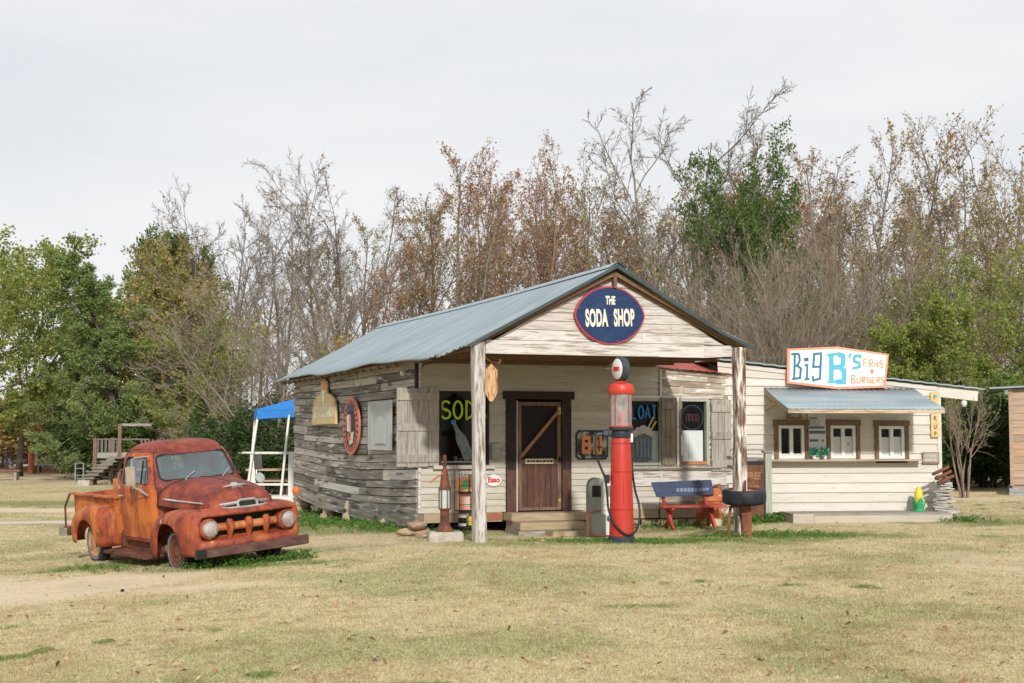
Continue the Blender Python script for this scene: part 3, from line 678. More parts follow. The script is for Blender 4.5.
prof = [(.03,0),(.035,-.08),(.045,-.16),(.10,-.30),(.105,-.42),(.095,-.50),(.11,-.62),(.11,-.74)]
bt.prism([(a, z) for a, z in prof]+[(-a, z) for a, z in prof[::-1]], -.004, .002, M=A_); bt.build('painted_bottle', M['bottlepaint'], w1)
MB().prism(arc(0, .03, .055, .04, 0, 360, 16)[:-1], -.006, .002, M=A_).build('painted_bottle_cap', M['bluecap'], w1)
mb = MB()
for k in range(5): mb.box(.75+k*.1, .82+k*.1, .12, .2, 1.2, 1.28+.06*rnd.random())
mb.build('window_display', M['slate'], w1)
letters(MB(), 'FLOAT', 4.20, 1.90, .24, .17, .034, -.022, gap=.84, slope=.03).build('float_lettering', M['bluepaint'], w2)
mg = MB(); mg.prism([(4.38,1.70),(4.78,1.70),(4.755,1.26),(4.78,1.22),(4.72,1.20),(4.42,1.20),(4.36,1.22),(4.40,1.26)], -.028, -.02)
mug = mg.build('painted_mug', M['slate'], w2)
mb = MB()
for x in (4.44, 4.52, 4.6, 4.68): mb.box(x, x+.03, -.031, -.028, 1.28, 1.64)
mb.build('mug_flute', flat('mug_line', (.18,.21,.24), .7), mug)
mb = MB()
for k, (x, z, r) in enumerate(((4.40,1.74,.07),(4.48,1.79,.08),(4.58,1.82,.085),(4.68,1.79,.08),(4.75,1.74,.06))): mb.prism(arc(x, z, r, r, 0, 360, 16)[:-1], -.030-.0008*k, -.022)
mb.build('painted_foam', M['foam'], w2)
mb = MB(); mb.ribbon([(4.66,1.80),(4.80,2.06)], .03, -.03, .004); mb.build('painted_straw', flat('straw_tan', (.42,.33,.24), .7), w2)
mb = MB(); mb.ribbon([(4.74,1.80),(4.86,1.98)], .03, -.031, .004); mb.build('painted_straw', flat('straw_orange', (.55,.35,.1), .7), w2)
# faint round mark on the right-hand pane
fm = flat('faint_grey_paint', (.05,.055,.065), .8)
mb = MB(); mb.ribbon(arc(5.68, 2.06, .24, .24, 90, 450, 28), .014, .026, .002); mb.build('faint_ring', fm, w3)
fr_ = flat('faint_red_paint', (.09,.03,.03), .8); mb = MB()
for k in range(4): mb.ribbon([(5.55+.075*k, 1.98), (5.55+.075*k, 2.12), (5.60+.075*k, 2.12), (5.6+.075*k, 1.98)], .012, .026, .002)
mb.build('faint_lettering', fr_, w3)
# shutters
def shutter(x0, x1, z0, z1, y, m, nb=4, name='shutter', ang=0, hinge=None):
    mb = MB(); wv = (x1-x0)/nb; Mx = None
    if ang: Mx = Matrix.Translation((hinge, y, 0)) @ Matrix.Rotation(R(ang), 4, 'Z') @ Matrix.Translation((-hinge, -y, 0))
    for k in range(nb): mb.box(x0+k*wv+.004, x0+(k+1)*wv-.004, y-.025, y, z0+rnd.uniform(-.015, .015), z1+rnd.uniform(-.015, .015), Mx)
    for zc in (z0+.14, (z0+z1)/2, z1-.16): mb.box(x0+.01, x1-.01, y-.05, y-.026, zc-.07, zc+.07, Mx)
    return mb.build(name, m, SH)
shutter(-.43, .385, 1.14, 2.58, -.07, M['shutter'])
shutter(6.05, 6.50, 1.0, 2.40, -.06, M['shutter'], 3)
shutter(5.36, 5.78, 1.10, 2.45, -.07, M['shutter_brown'], 3, ang=70, hinge=5.36)
shutter(4.94, 5.24, 1.06, 2.45, -.07, M['shutter_brown'], 3)
mb = MB(); mb.bar((5.30, -.08, 1.1), (5.30, -.08, 2.46), .04); mb.build('shutter_bar', M['whitewash'], SH)
mb = MB(); mb.tube([(-.04,-.03,2.4),(-.04,-.03,3.1)], .035, 8); mb.tube([(.02,-.05,2.9),(.1,-.05,3.02),(.3,-.05,3.05),(1.6,-.05,3.06)], .008, 5); mb.build('cable', M['black'], SH)
mb = MB(); mb.lathe([(.02,0),(.05,.03),(.055,.09),(.02,.12)], 12, Matrix.Translation((-.12, .6, 2.82))); mb.build('wall_lamp', M['offwhite'], SH, smooth=True)
# door
mb = MB(); mb.box(1.72, 1.93, -.05, .06, .25, 2.48); mb.box(2.86, 3.05, -.05, .06, .25, 2.48); mb.box(1.66, 3.11, -.075, .06, 2.39, 2.54)
df = mb.build('door_frame', M['darktrim'], SH)
for a, b in ((1.732, 1.925), (2.867, 3.043)): MB().box(a, b, -.054, -.051, .26, 1.05).build('worn_board', M['doorframe'], df)
mb = MB(); mb.box(1.93, 1.955, -.03, .05, .27, 2.36); mb.build('white_edge', M['white'], df)
DR = MB().box(1.965, 2.85, .02, .045, .29, 2.34).build('door', M['screen'], SH)
mb = MB()
for k in range(6): mb.box(2.04+k*.122, 2.04+k*.122+.114, -.012, .018, .34, 1.16)
mb.build('lower_board', M['doorframe'], DR)
mb = MB(); mb.box(1.965, 2.04, -.02, .019, .29, 2.34); mb.box(2.775, 2.85, -.02, .019, .29, 2.34); mb.box(2.04, 2.775, -.018, .018, 2.27, 2.34); mb.box(2.04, 2.775, -.019, .018, 1.16, 1.25); mb.box(2.04, 2.775, -.017, .018, .29, .345)
mb.build('door_rail', M['brownwood_z'], DR)
mb = MB(); mb.bar((2.02, -.04, 1.30), (2.80, -.04, 2.18), .03, .058, up=(-.75, 0, .66)); mb.build('door_brace', flat('brace_wood', (.33,.17,.085), .7), DR)
mb = MB(); mb.box(2.11, 2.68, -.045, -.021, 1.165, 1.265); ds = mb.build('door_plate', flat('cream_plate', (.62,.52,.33), .6, var=.1), DR)
mb = MB(); x = 2.14
while x < 2.64:
    ln = rnd.uniform(.03, .07); mb.box(x, x+ln, -.047, -.0452, 1.195, 1.235); x += ln+.015
mb.build('plate_lettering', M['letter_shadow'], ds)
mb = MB(); mb.box(2.78, 2.84, -.04, -.02, 2.1, 2.24); mb.box(2.79, 2.835, -.035, -.02, .44, .5); mb.build('hinge', flat('brass', (.45,.32,.15), .5, .4), DR)
mb = MB(); mb.box(2.8, 2.83, -.06, -.02, 1.2, 1.3); mb.build('handle', M['black'], DR)
# steps
for (a, b, y0, y1, z0, z1) in ((1.66,3.28,-.52,-.04,.115,.262),(1.70,3.0,-.86,-.50,-.03,.112),(2.2,3.25,-1.22,-.84,-.16,-.035)):
    MB().box(a, b, y0, y1, z0, z1).build('step', M['tan'], SH, bevel=.012)
mb = MB(); mb.box(1.68, 2.2, -.84, -.1, -.16, -.035); mb.box(1.7, 1.78, -.5, -.1, -.04, .11); mb.build('step_support', M['greywood'], SH)
# brick vent
mb = MB()
for r_ in range(2):
    for c_ in range(5): mb.box(1.34+c_*.064, 1.34+c_*.064+.058, -.04, -.02, .12+r_*.075, .185+r_*.075)
mb.build('brick_vent', mat('vent_brick', [(.3,.1,.05),(.42,.17,.09)], 9, bump=.2), SH)
# ------------------------------------------------------------------ things on and around the shop
SM = Matrix.Translation((-1.74, 26.3, 0)) @ Matrix.Rotation(R(20.3), 4, 'Z')
def onshop(name, label, cat, lx, ly, lz, turn=0, group=None):
    p = SM @ Vector((lx, ly, lz)); return thing(name, label, cat, p, 20.3+turn, group)
# gable sign
t = onshop('oval_sign', 'navy pointed-oval shop sign with red rim hung on the porch gable', 'sign', 2.295, PY-.03, 3.722)
def lemon(a, b, p=2.05, q=.66, n=36):
    U = [(a*s, b*(1-abs(s)**p)**q) for s in [-cos(pi*i/n) for i in range(n+1)]]
    return U+[(x, -z) for x, z in U[-2:0:-1]]
MB().prism(lemon(.645, .49), -.05, .0).build('sign_rim', M['pinkred'], t)
MB().prism(lemon(.618, .463), -.062, -.0505).build('sign_board', M['navy'], t)
for dx, dz, mm, nm in ((.010, -.008, M['letter_shadow'], 'letter_shade'), (0, 0, M['letter'], 'lettering')):
    y = -.064 if mm is M['letter_shadow'] else -.068
    text(nm, 'THE', .19, mm, t, (.0+dx, y, .24+dz), .5, .009, .003)
    text(nm, 'SODA', .385, mm, t, (-.255+dx, y, -.07+dz), .37, .017, .003, spacing=1.08, roll=2)
    text(nm, 'SHOP', .385, mm, t, (.25+dx, y, -.052+dz), .37, .017, .003, spacing=1.08, roll=2)
# side wall signs
t = onshop('torch_sign', 'mustard cut-out oil company board with torch on the log side wall', 'sign', -.07, 7.3, 2.32, -90)
ol = [(-1.22,-.37),(1.22,-.37),(1.22,.02),(1.12,.10),(1.10,.18),(.8,.28),(.35,.36),(.28,.44),(.26,.62),(0,.72),(-.26,.62),(-.28,.44),(-.35,.36),(-.8,.28),(-1.10,.18),(-1.12,.10),(-1.22,.02)]
MB().prism([(a*.98, b) for a, b in ol], -.045, 0).build('sign_board', M['yellow'], t)
MB().prism([(a*.98*.95, b*.95) for a, b in ol], -.050, -.0455).build('sign_face', mat('mustard_face', [(.50,.38,.18),(.58,.46,.25),(.62,.52,.33)], 5, rough=.7), t)
text('lettering', 'STANDARD', .34, M['letter'], t, (0, -.053, -.10), 1.12, .006, .004)
MB().prism([(-.16,.42),(.16,.42),(.05,-.0),(-.05,-.0)], -.060, -.052).build('torch_handle', M['letter'], t)
MB().prism([(-.17,.425),(.17,.425),(.1,.58),(0,.68),(-.1,.58)], -.060, -.052).build('torch_flame', M['orange'], t)
t = onshop('face_sign', 'tall orange-red oval sign with black centre on the log side wall', 'sign', -.075, 4.68, 1.90, -90)
MB().prism(arc(0, 0, .72, .62, 0, 360, 40)[:-1], -.04, 0).build('sign_board', mat('faded_orange_sign', [(.42,.10,.06),(.55,.17,.11),(.5,.25,.19)], 6, wear=[((.08,.06,.06), 14, (1,1,1), .62, .72, .6)]), t)
MB().prism(arc(0, -.02, .43, .43, 0, 360, 40)[:-1], -.046, -.0405).build('sign_centre', M['letter_shadow'], t)
for k in range(26):
    a = 2*pi*k/26; MB().ribbon([(.50*cos(a), .46*sin(a)), (.64*cos(a), .56*sin(a))], .05, -.0405-.0004*(k % 3), .003).build('rim_mark', M['letter_shadow'], t)
cr = flat('cream_paint', (.62,.58,.52), .7); orp = flat('faded_orange_paint', (.52,.15,.09), .7)
MB().prism([(-.32,.22),(-.10,.26),(-.06,-.14),(-.30,-.10)], -.052, -.047).build('pale_panel', cr, t)
MB().prism([(.10,-.14),(.30,-.12),(.22,-.36),(-.02,-.42),(-.10,-.34),(.06,-.3)], -.053, -.047).build('pale_panel', cr, t)
mb = MB(); mb.ribbon([(0,.24),(.02,-.18),(-.06,-.3),(-.18,-.26),(-.2,-.16)], .10, -.047, .005); mb.build('orange_stroke', orp, t)
MB().prism(arc(0, .34, .26, .13, 0, 180, 12)+[(-.2,.30),(.2,.30)], -.0505, -.0475).build('dark_cap', M['navy'], t)
t = onshop('tin_sheet', 'faded grey corrugated tin sheet with pale arch on the log side wall', 'sheet', -.07, 2.36, 1.90, -90)
mb = MB(); P = []
for i in range(97):
    x = -.94+1.88*i/96
    for z in (-.49, 0, .49): P.append((x, -.02-.012*sin(i*1.05), z))
mb.grid(P, 97, 3).build('sheet', mat('faded_tin', [(.30,.33,.34),(.40,.42,.42),(.46,.45,.42)], 2, wear=[((.45,.36,.26), 1.5, (1,1,.6), .52, .7, .6)], rough=.6, metal=.15), t, smooth=2)
MB().prism([(-.30,-.36),(.52,-.36),(.52,-.02)]+arc(.11, -.02, .41, .20, 0, 180, 14)[1:]+[(-.30,-.36)][1:], -.042, -.036).build('pale_arch', mat('pale_arch_paint', [(.42,.44,.44),(.52,.54,.53)], 3, (5,5,1), .6), t)
# signs on the front wall and post
t = onshop('hanging_sign', 'rusty hexagonal plank sign hanging from an iron bracket on the left post', 'sign', .20, PY-.02, 0)
MB().prism([(0,2.875),(.075,2.80),(.105,2.77),(.105,2.40),(.03,2.27),(0,2.255),(-.03,2.27),(-.105,2.40),(-.105,2.77),(-.075,2.80)], -.02, .02).build('board', mat('rusty_plank', [(.35,.17,.07),(.55,.36,.19),(.62,.45,.27)], 3, Z_, .7, bump=.2, wear=[((.28,.08,.03), 4, Z_, .50, .60, .9)]), t)
MB().prism([(0,2.81),(.06,2.75),(.06,2.42),(0,2.32),(-.06,2.42),(-.06,2.75)], -.024, -.0205).build('worn_face', mat('rusty_face', [(.5,.3,.13),(.62,.45,.27)], 4, Z_, .7, wear=[((.36,.11,.04), 5, (7,7,1), .51, .58, .9)]), t)
mb = MB(); mb.box(-.30, -.235, -.13, -.095, 2.72, 3.2); mb.tube([(-.24,-.05,3.02),(-.12,-.02,2.98),(0,0,2.90),(.14,0,2.88)], .014, 6); mb.tube([(-.22,-.05,2.78),(-.14,-.03,2.86),(-.16,-.03,3.0)], .012, 6)
mb.tube([(.13,0,2.88),(.16,0,2.91),(.15,0,2.95)], .02, 6); mb.build('bracket', M['rustdark'], t)
t = onshop('round_oil_sign', 'small white oval sign with red lettering beside the door', 'sign', 1.475, -.03, .865)
MB().prism(arc(0, 0, .162, .118, 0, 360, 30)[:-1], -.012, 0).build('sign_rim', M['steel'], t)
MB().prism(arc(0, 0, .152, .108, 0, 360, 30)[:-1], -.016, -.0125).build('sign_face', M['white'], t)
text('lettering', 'Esso', .135, M['redbright'], t, (0, -.018, .005), .98, .006, .003)
t = onshop('mailbox', 'small grey metal mailbox on the wall left of the door', 'mailbox', 1.50, -.03, 1.41)
MB().prism([(-.09,-.15),(.09,-.15),(.09,.11)]+arc(0, .11, .09, .04, 0, 180, 8)[1:], -.10, 0).build('box', M['lead'], t, bevel=.008)
mb = MB(); mb.box(-.093, .093, -.108, -.1005, .09, .135); mb.box(-.05, .05, -.104, -.1005, -.02, .01); mb.build('lid', M['steel'], t)
t = onshop('number_board', 'black framed plaque with orange number on grey and yellow ground', 'plaque', 3.48, -.03, 1.52)
rr = [(-.335,-.22),(-.275,-.28),(.275,-.28),(.335,-.22),(.335,.22),(.275,.28),(-.275,.28),(-.335,.22)]
MB().prism(rr, -.025, 0).build('board', M['black'], t)
MB().prism([(a*.93, b*.91) for a, b in rr], -.029, -.0255).build('face', mat('worn_plaque_face', [(.02,.02,.025),(.12,.12,.11),(.40,.38,.32)], 6, lo=.4, hi=.6), t)
MB().prism([(-.20,-.17),(-.05,-.17),(-.035,-.14),(-.035,.15),(-.05,.175),(-.20,.175),(-.215,.15),(-.215,-.14)], -.037, -.0295).build('number_tile', M['orange'], t)
mb = MB(); mb.box(-.155, -.095, -.041, -.0375, .05, .10); mb.box(-.155, -.095, -.041, -.0375, -.09, -.03); mb.build('number_hole', M['letter_shadow'], t)
MB().box(.02, .20, -.037, -.0295, -.18, .18).build('number_tile', M['amber'], t)
mb = MB(); mb.ribbon([(.14,-.12),(.14,.15),(.045,-.04),(.19,-.04)], .035, -.0375, .003); mb.build('number', M['purple'], t)

# ------------------------------------------------------------------ red gas pump
gx_, gy_ = 1.76, 22.98
t = thing('gas_pump', 'tall red antique gas pump with glass cylinder and white round globe', 'gas pump', (gx_, gy_, gz(gx_, gy_)-.02))
MB().lathe([(.205,0),(.212,.02),(.208,.12),(.195,.13)], 32).build('base', flat('charcoal_base', (.035,.042,.055), .6), t, smooth=True)
MB().lathe([(.198,.125),(.2,.14),(.188,.6),(.172,1.15),(.156,1.66),(.15,1.69)], 36).build('column', M['red'], t, smooth=True)
mb = MB(); mb.lathe([(.15,1.68),(.165,1.71),(.165,1.75),(.15,1.76),(.15,1.80),(.20,1.82),(.205,1.85),(.19,1.865)], 28); mb.tube([(-.14,0,1.74),(-.24,-.01,1.75),(-.36,-.02,1.75),(-.40,-.02,1.72)], .028, 8); mb.tube([(-.40,-.02,1.74),(-.41,-.02,1.60),(-.42,-.03,1.50)], [.03,.026,.02], 8); mb.lathe([(.045,-.03),(.06,0),(.045,.03)], 12, Matrix.Translation((-.25,-.06,1.77)) @ Matrix.Rotation(R(90), 4, 'X'))
neck = mb.build('neck', flat('dark_steel', (.05,.065,.08), .45, .5), t, smooth=True)
MB().lathe([(.172,1.865),(.172,2.40)], 32, cap=False).build('glass_cylinder', M['pumpglass'], t, smooth=True)
mb = MB()
for a in (20, 92, 164, 236, 308): mb.tube([(.18*cos(R(a)), .18*sin(R(a)), 1.86), (.18*cos(R(a)), .18*sin(R(a)), 2.41)], .009, 6)
mb.lathe([(.168,1.862),(.188,1.862),(.188,1.885),(.168,1.885)], 28); mb.build('cage_rod', M['red'], t, smooth=True)
mb = MB(); mb.tube([(.02,0,1.87),(.02,0,2.12)], .035, 10); mb.build('float', M['redbright'], t, smooth=True)
mb = MB(); mb.tube([(.09,.02,1.87),(.09,.02,2.38)], .04, 10); mb.tube([(-.07,.02,1.87),(-.07,.02,2.38)], .012, 6); mb.build('inner_pipe', M['steel'], t, smooth=True)
MB().lathe([(.17,2.395),(.205,2.40),(.218,2.43),(.215,2.50),(.195,2.545),(.14,2.57),(.07,2.585),(.05,2.62)], 32).build('cap', M['orangered'], t, smooth=True)
GM = Matrix.Translation((.0,0,2.80)) @ Matrix.Rotation(R(-64), 4, 'Z') @ Matrix.Rotation(R(90), 4, 'X')
gl = MB().lathe([(.12,-.07),(.18,-.066),(.198,-.05),(.198,.05),(.18,.066),(.12,.07)], 32, GM).build('globe', flat('dark_globe_rim', (.04,.055,.065), .5), t, smooth=True)
MB().lathe([(.168,.069),(.16,.076),(.0,.082)], 32, GM).build('globe_face', M['white'], gl, smooth=True)
tx = text('lettering', 'ESSO', .085, M['redbright'], gl, (0, 0, 0), 1, .006, .003)
tx.data.transform(Matrix.Translation((0,0,2.80)) @ Matrix.Rotation(R(-64), 4, 'Z') @ Matrix.Translation((0,-.086,.0)))
mb = MB()
for z, r_ in ((.55,.1905),(1.15,.1725),(1.6,.1585)): mb.lathe([(r_,z-.006),(r_+.004,z),(r_,z+.006)], 36, cap=False)
for k in range(10): mb.lathe([(.008,-.004),(.008,.004),(.002,.006)], 6, Matrix.Translation((.2*cos(.63*k), .2*sin(.63*k), .17)) @ Matrix.Rotation(.63*k, 4, 'Z') @ Matrix.Rotation(R(90), 4, 'Y'))
mb.tube([(.02,-.188,.62),(.015,-.171,1.08)], .004, 4); mb.tube([(.11,-.153,.62),(.10,-.138,1.08)], .004, 4)
mb.build('column_seam', flat('dark_red_seam', (.25,.02,.015), .5), t)
hs = crom([(-.42,-.03,1.50),(-.36,-.04,1.28),(-.27,-.06,1.05),(-.235,-.08,.78),(-.215,-.1,.55),(-.13,-.2,.32),(.05,-.235,.16),(.2,-.18,.2),(.28,-.08,.38),(.28,-.02,.62),(.22,.0,.85),(.175,0,1.2),(.165,0,1.6),(.16,0,1.74)], 60)
MB().tube(hs, .018, 8).build('hose', M['black'], t, smooth=True)
mb = MB(); mb.box(-.27, -.19, -.06, .06, .96, 1.10); mb.build('nozzle_holder', M['black'], t, bevel=.01)
mb = MB(); mb.box(.145, .185, -.06, -.0, 1.62, 1.76); mb.build('side_plate', M['white'], t, bevel=.005)

# ------------------------------------------------------------------ rusty grease pump on its block
bx, by = -1.09, 23.35; bz = gz(bx, by)
t = thing('concrete_block', 'low concrete block carrying the slim rusty pump', 'block', (bx, by, bz), 12)
mb = MB(); mb.box(-.28, .28, -.22, .22, -.05, .155)
o = mb.build('concrete_block', M['concrete'], None, bevel=.02); kill(t); o.location = (bx, by, bz); o.rotation_euler = (0, 0, R(8)); tag(o, 'low concrete block carrying the slim rusty pump', 'block')
t = thing('grease_pump', 'slim rust-red antique hand pump with pale glass band and side lever', 'oil pump', (bx-.01, by, bz+.155))
MB().lathe([(.15,0),(.145,.03),(.095,.10),(.075,.16),(.072,.34),(.095,.36),(.095,.38)], 20).build('pedestal', M['rustdark'], t, smooth=True)
MB().lathe([(.082,.38),(.082,.68)], 20).build('window_band', flat('pale_green_glass', (.45,.52,.50), .3), t, smooth=True)
mb = MB()
for a in range(0, 360, 60): mb.tube([(.093*cos(R(a)), .093*sin(R(a)), .37), (.093*cos(R(a)), .093*sin(R(a)), .69)], .009, 5)
mb.build('cage', M['rustdark'], t)
MB().lathe([(.1,.68),(.1,.71),(.08,.74),(.068,.85),(.055,.97),(.045,.99),(.03,1.02),(.034,1.10),(.034,1.20),(.028,1.24),(.01,1.25)], 20).build('head', M['rustdark'], t, smooth=True)
mb = MB(); mb.tube([(-.02,-.05,.95),(-.13,-.08,.88),(-.24,-.1,.80)], [.018,.013,.016], 7); mb.build('lever', M['rustor'], t, smooth=True)
# flat stones
for k, (x, y, r, lb) in enumerate(((-1.72,25.0,.25,'larger flat tan stone lying at the shop corner'), (-1.63,24.9,.2,'flat stone stacked on the larger one at the shop corner'), (-1.52,24.3,.16,'small stone nearest the slim rusty pump'))):
    o = rock(MB(), (0,0,0), r, 70+k, .34).build('stone', M['stone'], smooth=True); o.location = (x, y, gz(x, y)+(.07 if k != 1 else .2)); tag(o, lb, 'stone', 'flat stones beside the shop corner')
# wire rack with oil tins
t = onshop('wire_rack', 'black wire display rack of old oil tins behind the left post', 'rack', .80, -.62, gz(-.7, 26)+.02)
mb = MB()
for x in (-.36, .36):
    for y in (-.14, .14): mb.tube([(x,y,0),(x,y,1.15)], .009, 5)
for z in (.12, .40, .74): 
    for y in (-.14, -.05, .05, .14): mb.tube([(-.36,y,z),(.36,y,z)], .007, 4)
    for x in np.linspace(-.36, .36, 10): mb.tube([(x,-.14,z),(x,.14,z)], .005, 4)
    mb.box(-.36, .36, -.15, -.142, z-.03, z+.012)
for z in (.22, .52, .86, 1.15):
    mb.tube([(-.36,-.14,z),(.36,-.14,z)], .006, 4)
for x in np.linspace(-.36, .36, 8): mb.tube([(x,.14,.1),(x,.14,1.15)], .005, 4)
mb.tube([(-.3,.14,1.15),(-.26,.14,1.3),(-.15,.14,1.36)], .007, 4)
o = mb.build('frame', M['black'], t); o.data.transform(Matrix.Diagonal((.66, 1, 1, 1)))
def tin(kind, label, x, z, w_, h, m1, m2=None, cy=False):
    x *= .66; w_ *= .72; p = SM @ Vector((.80+x, -.62, gz(-.7, 26)+.02+z)); q = thing('oil_can', label, 'tin can', p, 20.3, 'old oil tins on the wire rack')
    if cy: MB().lathe([(w_/2,0),(w_/2,h),(w_/2-.01,h+.008)], 18).build('can', m1, q, smooth=True)
    else:
        mb = MB(); mb.box(-w_/2, w_/2, -.06, .06, 0, h); mb.build('can', m1, q, bevel=.008)
        MB().lathe([(.02,h),(.02,h+.03)], 10).build('spout', M['steel'], q)
    if m2:
        if cy: MB().lathe([(w_/2+.002,h*.25),(w_/2+.002,h*.75)], 18, cap=False).build('label_band', m2, q, smooth=True)
        else: MB().box(-w_*.12, w_*.40, -.0645, -.0605, h*.15, h*.85).build('label_band', m2, q)
tin(0, 'orange oil tin with green and white label, top of the wire rack', -.2, .75, .26, .24, M['orange'], M['green'])
tin(0, 'tan oil tin at the top of the wire rack', .1, .75, .2, .30, flat('tan_tin', (.5,.32,.16)), M['amber'])
tin(0, 'orange-brown tin by the post, top of the wire rack', .29, .75, .14, .34, M['orange'])
tin(0, 'large salmon pink oil tin on the middle rack shelf', -.17, .42, .3, .28, M['salmon'], flat('pale_pink', (.6,.45,.38)))
tin(0, 'round pale tin on the middle rack shelf', .2, .42, .2, .2, flat('pale_tin', (.5,.42,.33)), M['brownwood'], True)
tin(0, 'white and black round tin on the bottom rack shelf', -.2, .13, .2, .2, M['offwhite'], M['black'], True)
tin(0, 'small yellow oil tin on the bottom rack shelf', .06, .14, .2, .16, flat('yellow_tin', (.66,.47,.05)))
tin(0, 'rusty tin on the bottom rack shelf by the post', .27, .13, .14, .18, M['rustor'])
# two old pump cabinets
t = thing('round_top_pump', 'grey-green round-topped pump cabinet left of the red gas pump', 'pump cabinet', (1.50, 25.55, gz(1.5, 25.55)-.02), 8)
prof = [(-.155,0),(.155,0),(.15,.9)]+arc(.0, .92, .15, .16, 0, 180, 12)
MB().prism(prof, -.16, .16).build('cabinet', M['lead'], t, bevel=.02)
mb = MB(); mb.box(-.10, .07, -.168, -.1605, .74, .94); mb.build('dial_window', M['dark'], t)
mb = MB(); mb.box(-.14, .14, -.166, -.1605, .48, .495); mb.box(-.156, -.13, -.12, .12, .02, .85); mb.build('panel_seam', M['steel'], t)
t = thing('white_pump', 'narrow off-white pump cabinet partly behind the red gas pump', 'pump cabinet', (1.79, 25.3, gz(1.8, 25.3)-.02), 6)
mb = MB(); mb.prism([(-.20,0),(.22,0),(.20,1.0),(-.18,1.02),(-.20,.98)], -.17, .17); mb.build('cabinet', M['offwhite'], t, bevel=.015)
mb = MB(); mb.box(-.13, .05, -.178, -.1705, .74, .93); mb.build('dial_window', flat('tan_dial', (.2,.17,.13)), t)
mb = MB(); mb.box(-.19, .2, -.175, -.1705, .60, .61); mb.box(-.19, .2, -.176, -.1705, .50, .507); mb.build('panel_seam', M['steel'], t)
mb = MB(); mb.tube([(-.12,-.2,.36),(-.06,-.2,.30),(-.04,-.2,.14),(-.06,-.2,.08)], .022, 7); mb.bar((-.13,-.2,.34),(-.12,-.2,.41), .03); mb.build('nozzle', flat('blue_grey_nozzle', (.06,.11,.16), .4, .4), t, smooth=True)
t = thing('pipe_rail', 'bent rusty pipe rail in front of the two pump cabinets', 'rail', (1.46, 24.9, gz(1.46, 24.9)))
mb = MB(); mb.tube(crom([(-.16,.1,.42),(-.12,0,.43),(-.11,0,.25),(-.08,-.02,.08),(.0,-.05,.04),(.18,-.05,.035),(.45,-.02,.035)], 30), .018, 7); mb.tube([(-.16,.1,.42),(.1,.12,.47)], .016, 6)
mb.build('rail', M['rustor'], t, smooth=True)
mb = MB(); mb.box(-.10, .18, .06, .09, .04, .40); mb.build('panel', M['lead'], t)
# bench
t = thing('bench', 'bench with blue plank back and worn red crossed-leg frame', 'bench', (3.34, 27.0, gz(3.34, 27)), 14)
mb = MB(); mb.hexa([(-.60,.10,.58),(.56,.10,.62),(.56,.13,.62),(-.60,.13,.58),(-.68,.20,.86),(.54,.20,.90),(.54,.23,.90),(-.68,.23,.86)]); mb.build('backrest', M['benchblue'], t, bevel=.006)
mb = MB(); x = -.2
for k in range(9): mb.hexa([(x,.125,.68),(x+.06,.125,.68),(x+.06,.128,.68),(x,.128,.68),(x,.144,.75),(x+.06,.144,.75),(x+.06,.147,.75),(x,.147,.75)]); x += .075
mb.build('faded_lettering', flat('faded_letter_blue', (.16,.2,.27), .7), t)
mb = MB()
for k in range(3): mb.box(-.62, .66, -.28+k*.135, -.28+k*.135+.125, .40, .435)
mb.build('seat', M['benchred'], t, bevel=.004)
for x in (-.42, .42):
    mb = MB(); mb.bar((x, -.28, 0), (x+.0, .10, .40), .05, .08); mb.bar((x+.03, .22, 0), (x+.03, -.18, .40), .05, .08); mb.bar((x, .15, .40), (x-.06, .265, .80), .05, .05); mb.box(x-.025, x+.025, -.28, .14, .36, .398)
    mb.build('leg', M['benchred'], t)
# barrel with crumpled lid
bx, by = 3.80, 27.55
t = thing('barrel', 'rusty orange barrel with a crumpled grey lid behind the bench', 'barrel', (bx, by, gz(bx, by)-.02))
MB().lathe([(.255,0),(.26,.02),(.26,.24),(.272,.255),(.26,.27),(.26,.48),(.272,.495),(.26,.51),(.262,.72),(.25,.74)], 28).build('drum', mat('orange_drum', [(.30,.07,.025),(.46,.13,.045),(.52,.22,.10)], 3, rough=.6, wear=[((.66,.58,.48), 2.2, (1,1,1.6), .52, .57, .9), ((.2,.07,.03), 6, (1,1,1), .62, .72, .7)]), t, smooth=True)
mb = MB(); P = []
for i in range(9):
    for j in range(9):
        x = -.33+.66*i/8; y = -.28+.56*j/8; P.append((x, y, .77+.05*sin(i*1.3+j*.8)+.05*cos(j*1.7)-.12*(i/8-.4)))
mb.grid(P, 9, 9).build('lid', mat('crumpled_lid', [(.36,.33,.31),(.5,.46,.43),(.5,.36,.3)], 4, rough=.6), t, smooth=2)
M['rustmid'] = mat('brown_rust', [(.12,.04,.022),(.24,.085,.04),(.34,.15,.08)], 5, rough=.8, bump=.3)
# tyre on its stand in front of the right post
tx_, ty_ = 3.98, 24.5; tz_ = gz(tx_, ty_)+.17
t = thing('tyre_stand', 'short rusty iron stand carrying the tyre by the right post', 'stand', (tx_, ty_, tz_-.16)); t.scale = (1, 1, 1.27)
mb = MB(); mb.hexa([(-.03,-.07,0),(.12,-.07,0),(.12,.07,0),(-.03,.07,0),(-.07,-.09,.42),(.10,-.09,.42),(.10,.09,.42),(-.07,.09,.42)]); mb.tube([(-.10,0,.42),(-.24,-.02,.38),(-.27,-.02,.2),(-.27,-.02,-.0)], .028, 7); mb.bar((-.22,0,.40),(.16,0,.42), .06, .05)
mb.build('frame', M['rustmid'], t)
MB().tube([(.02,0,.4),(.02,0,.74)], .02, 8).build('spindle', M['rustdark'], t, smooth=True)
MB().box(.02, .07, -.075, -.071, .12, .34).build('slot', M['dark'], t)
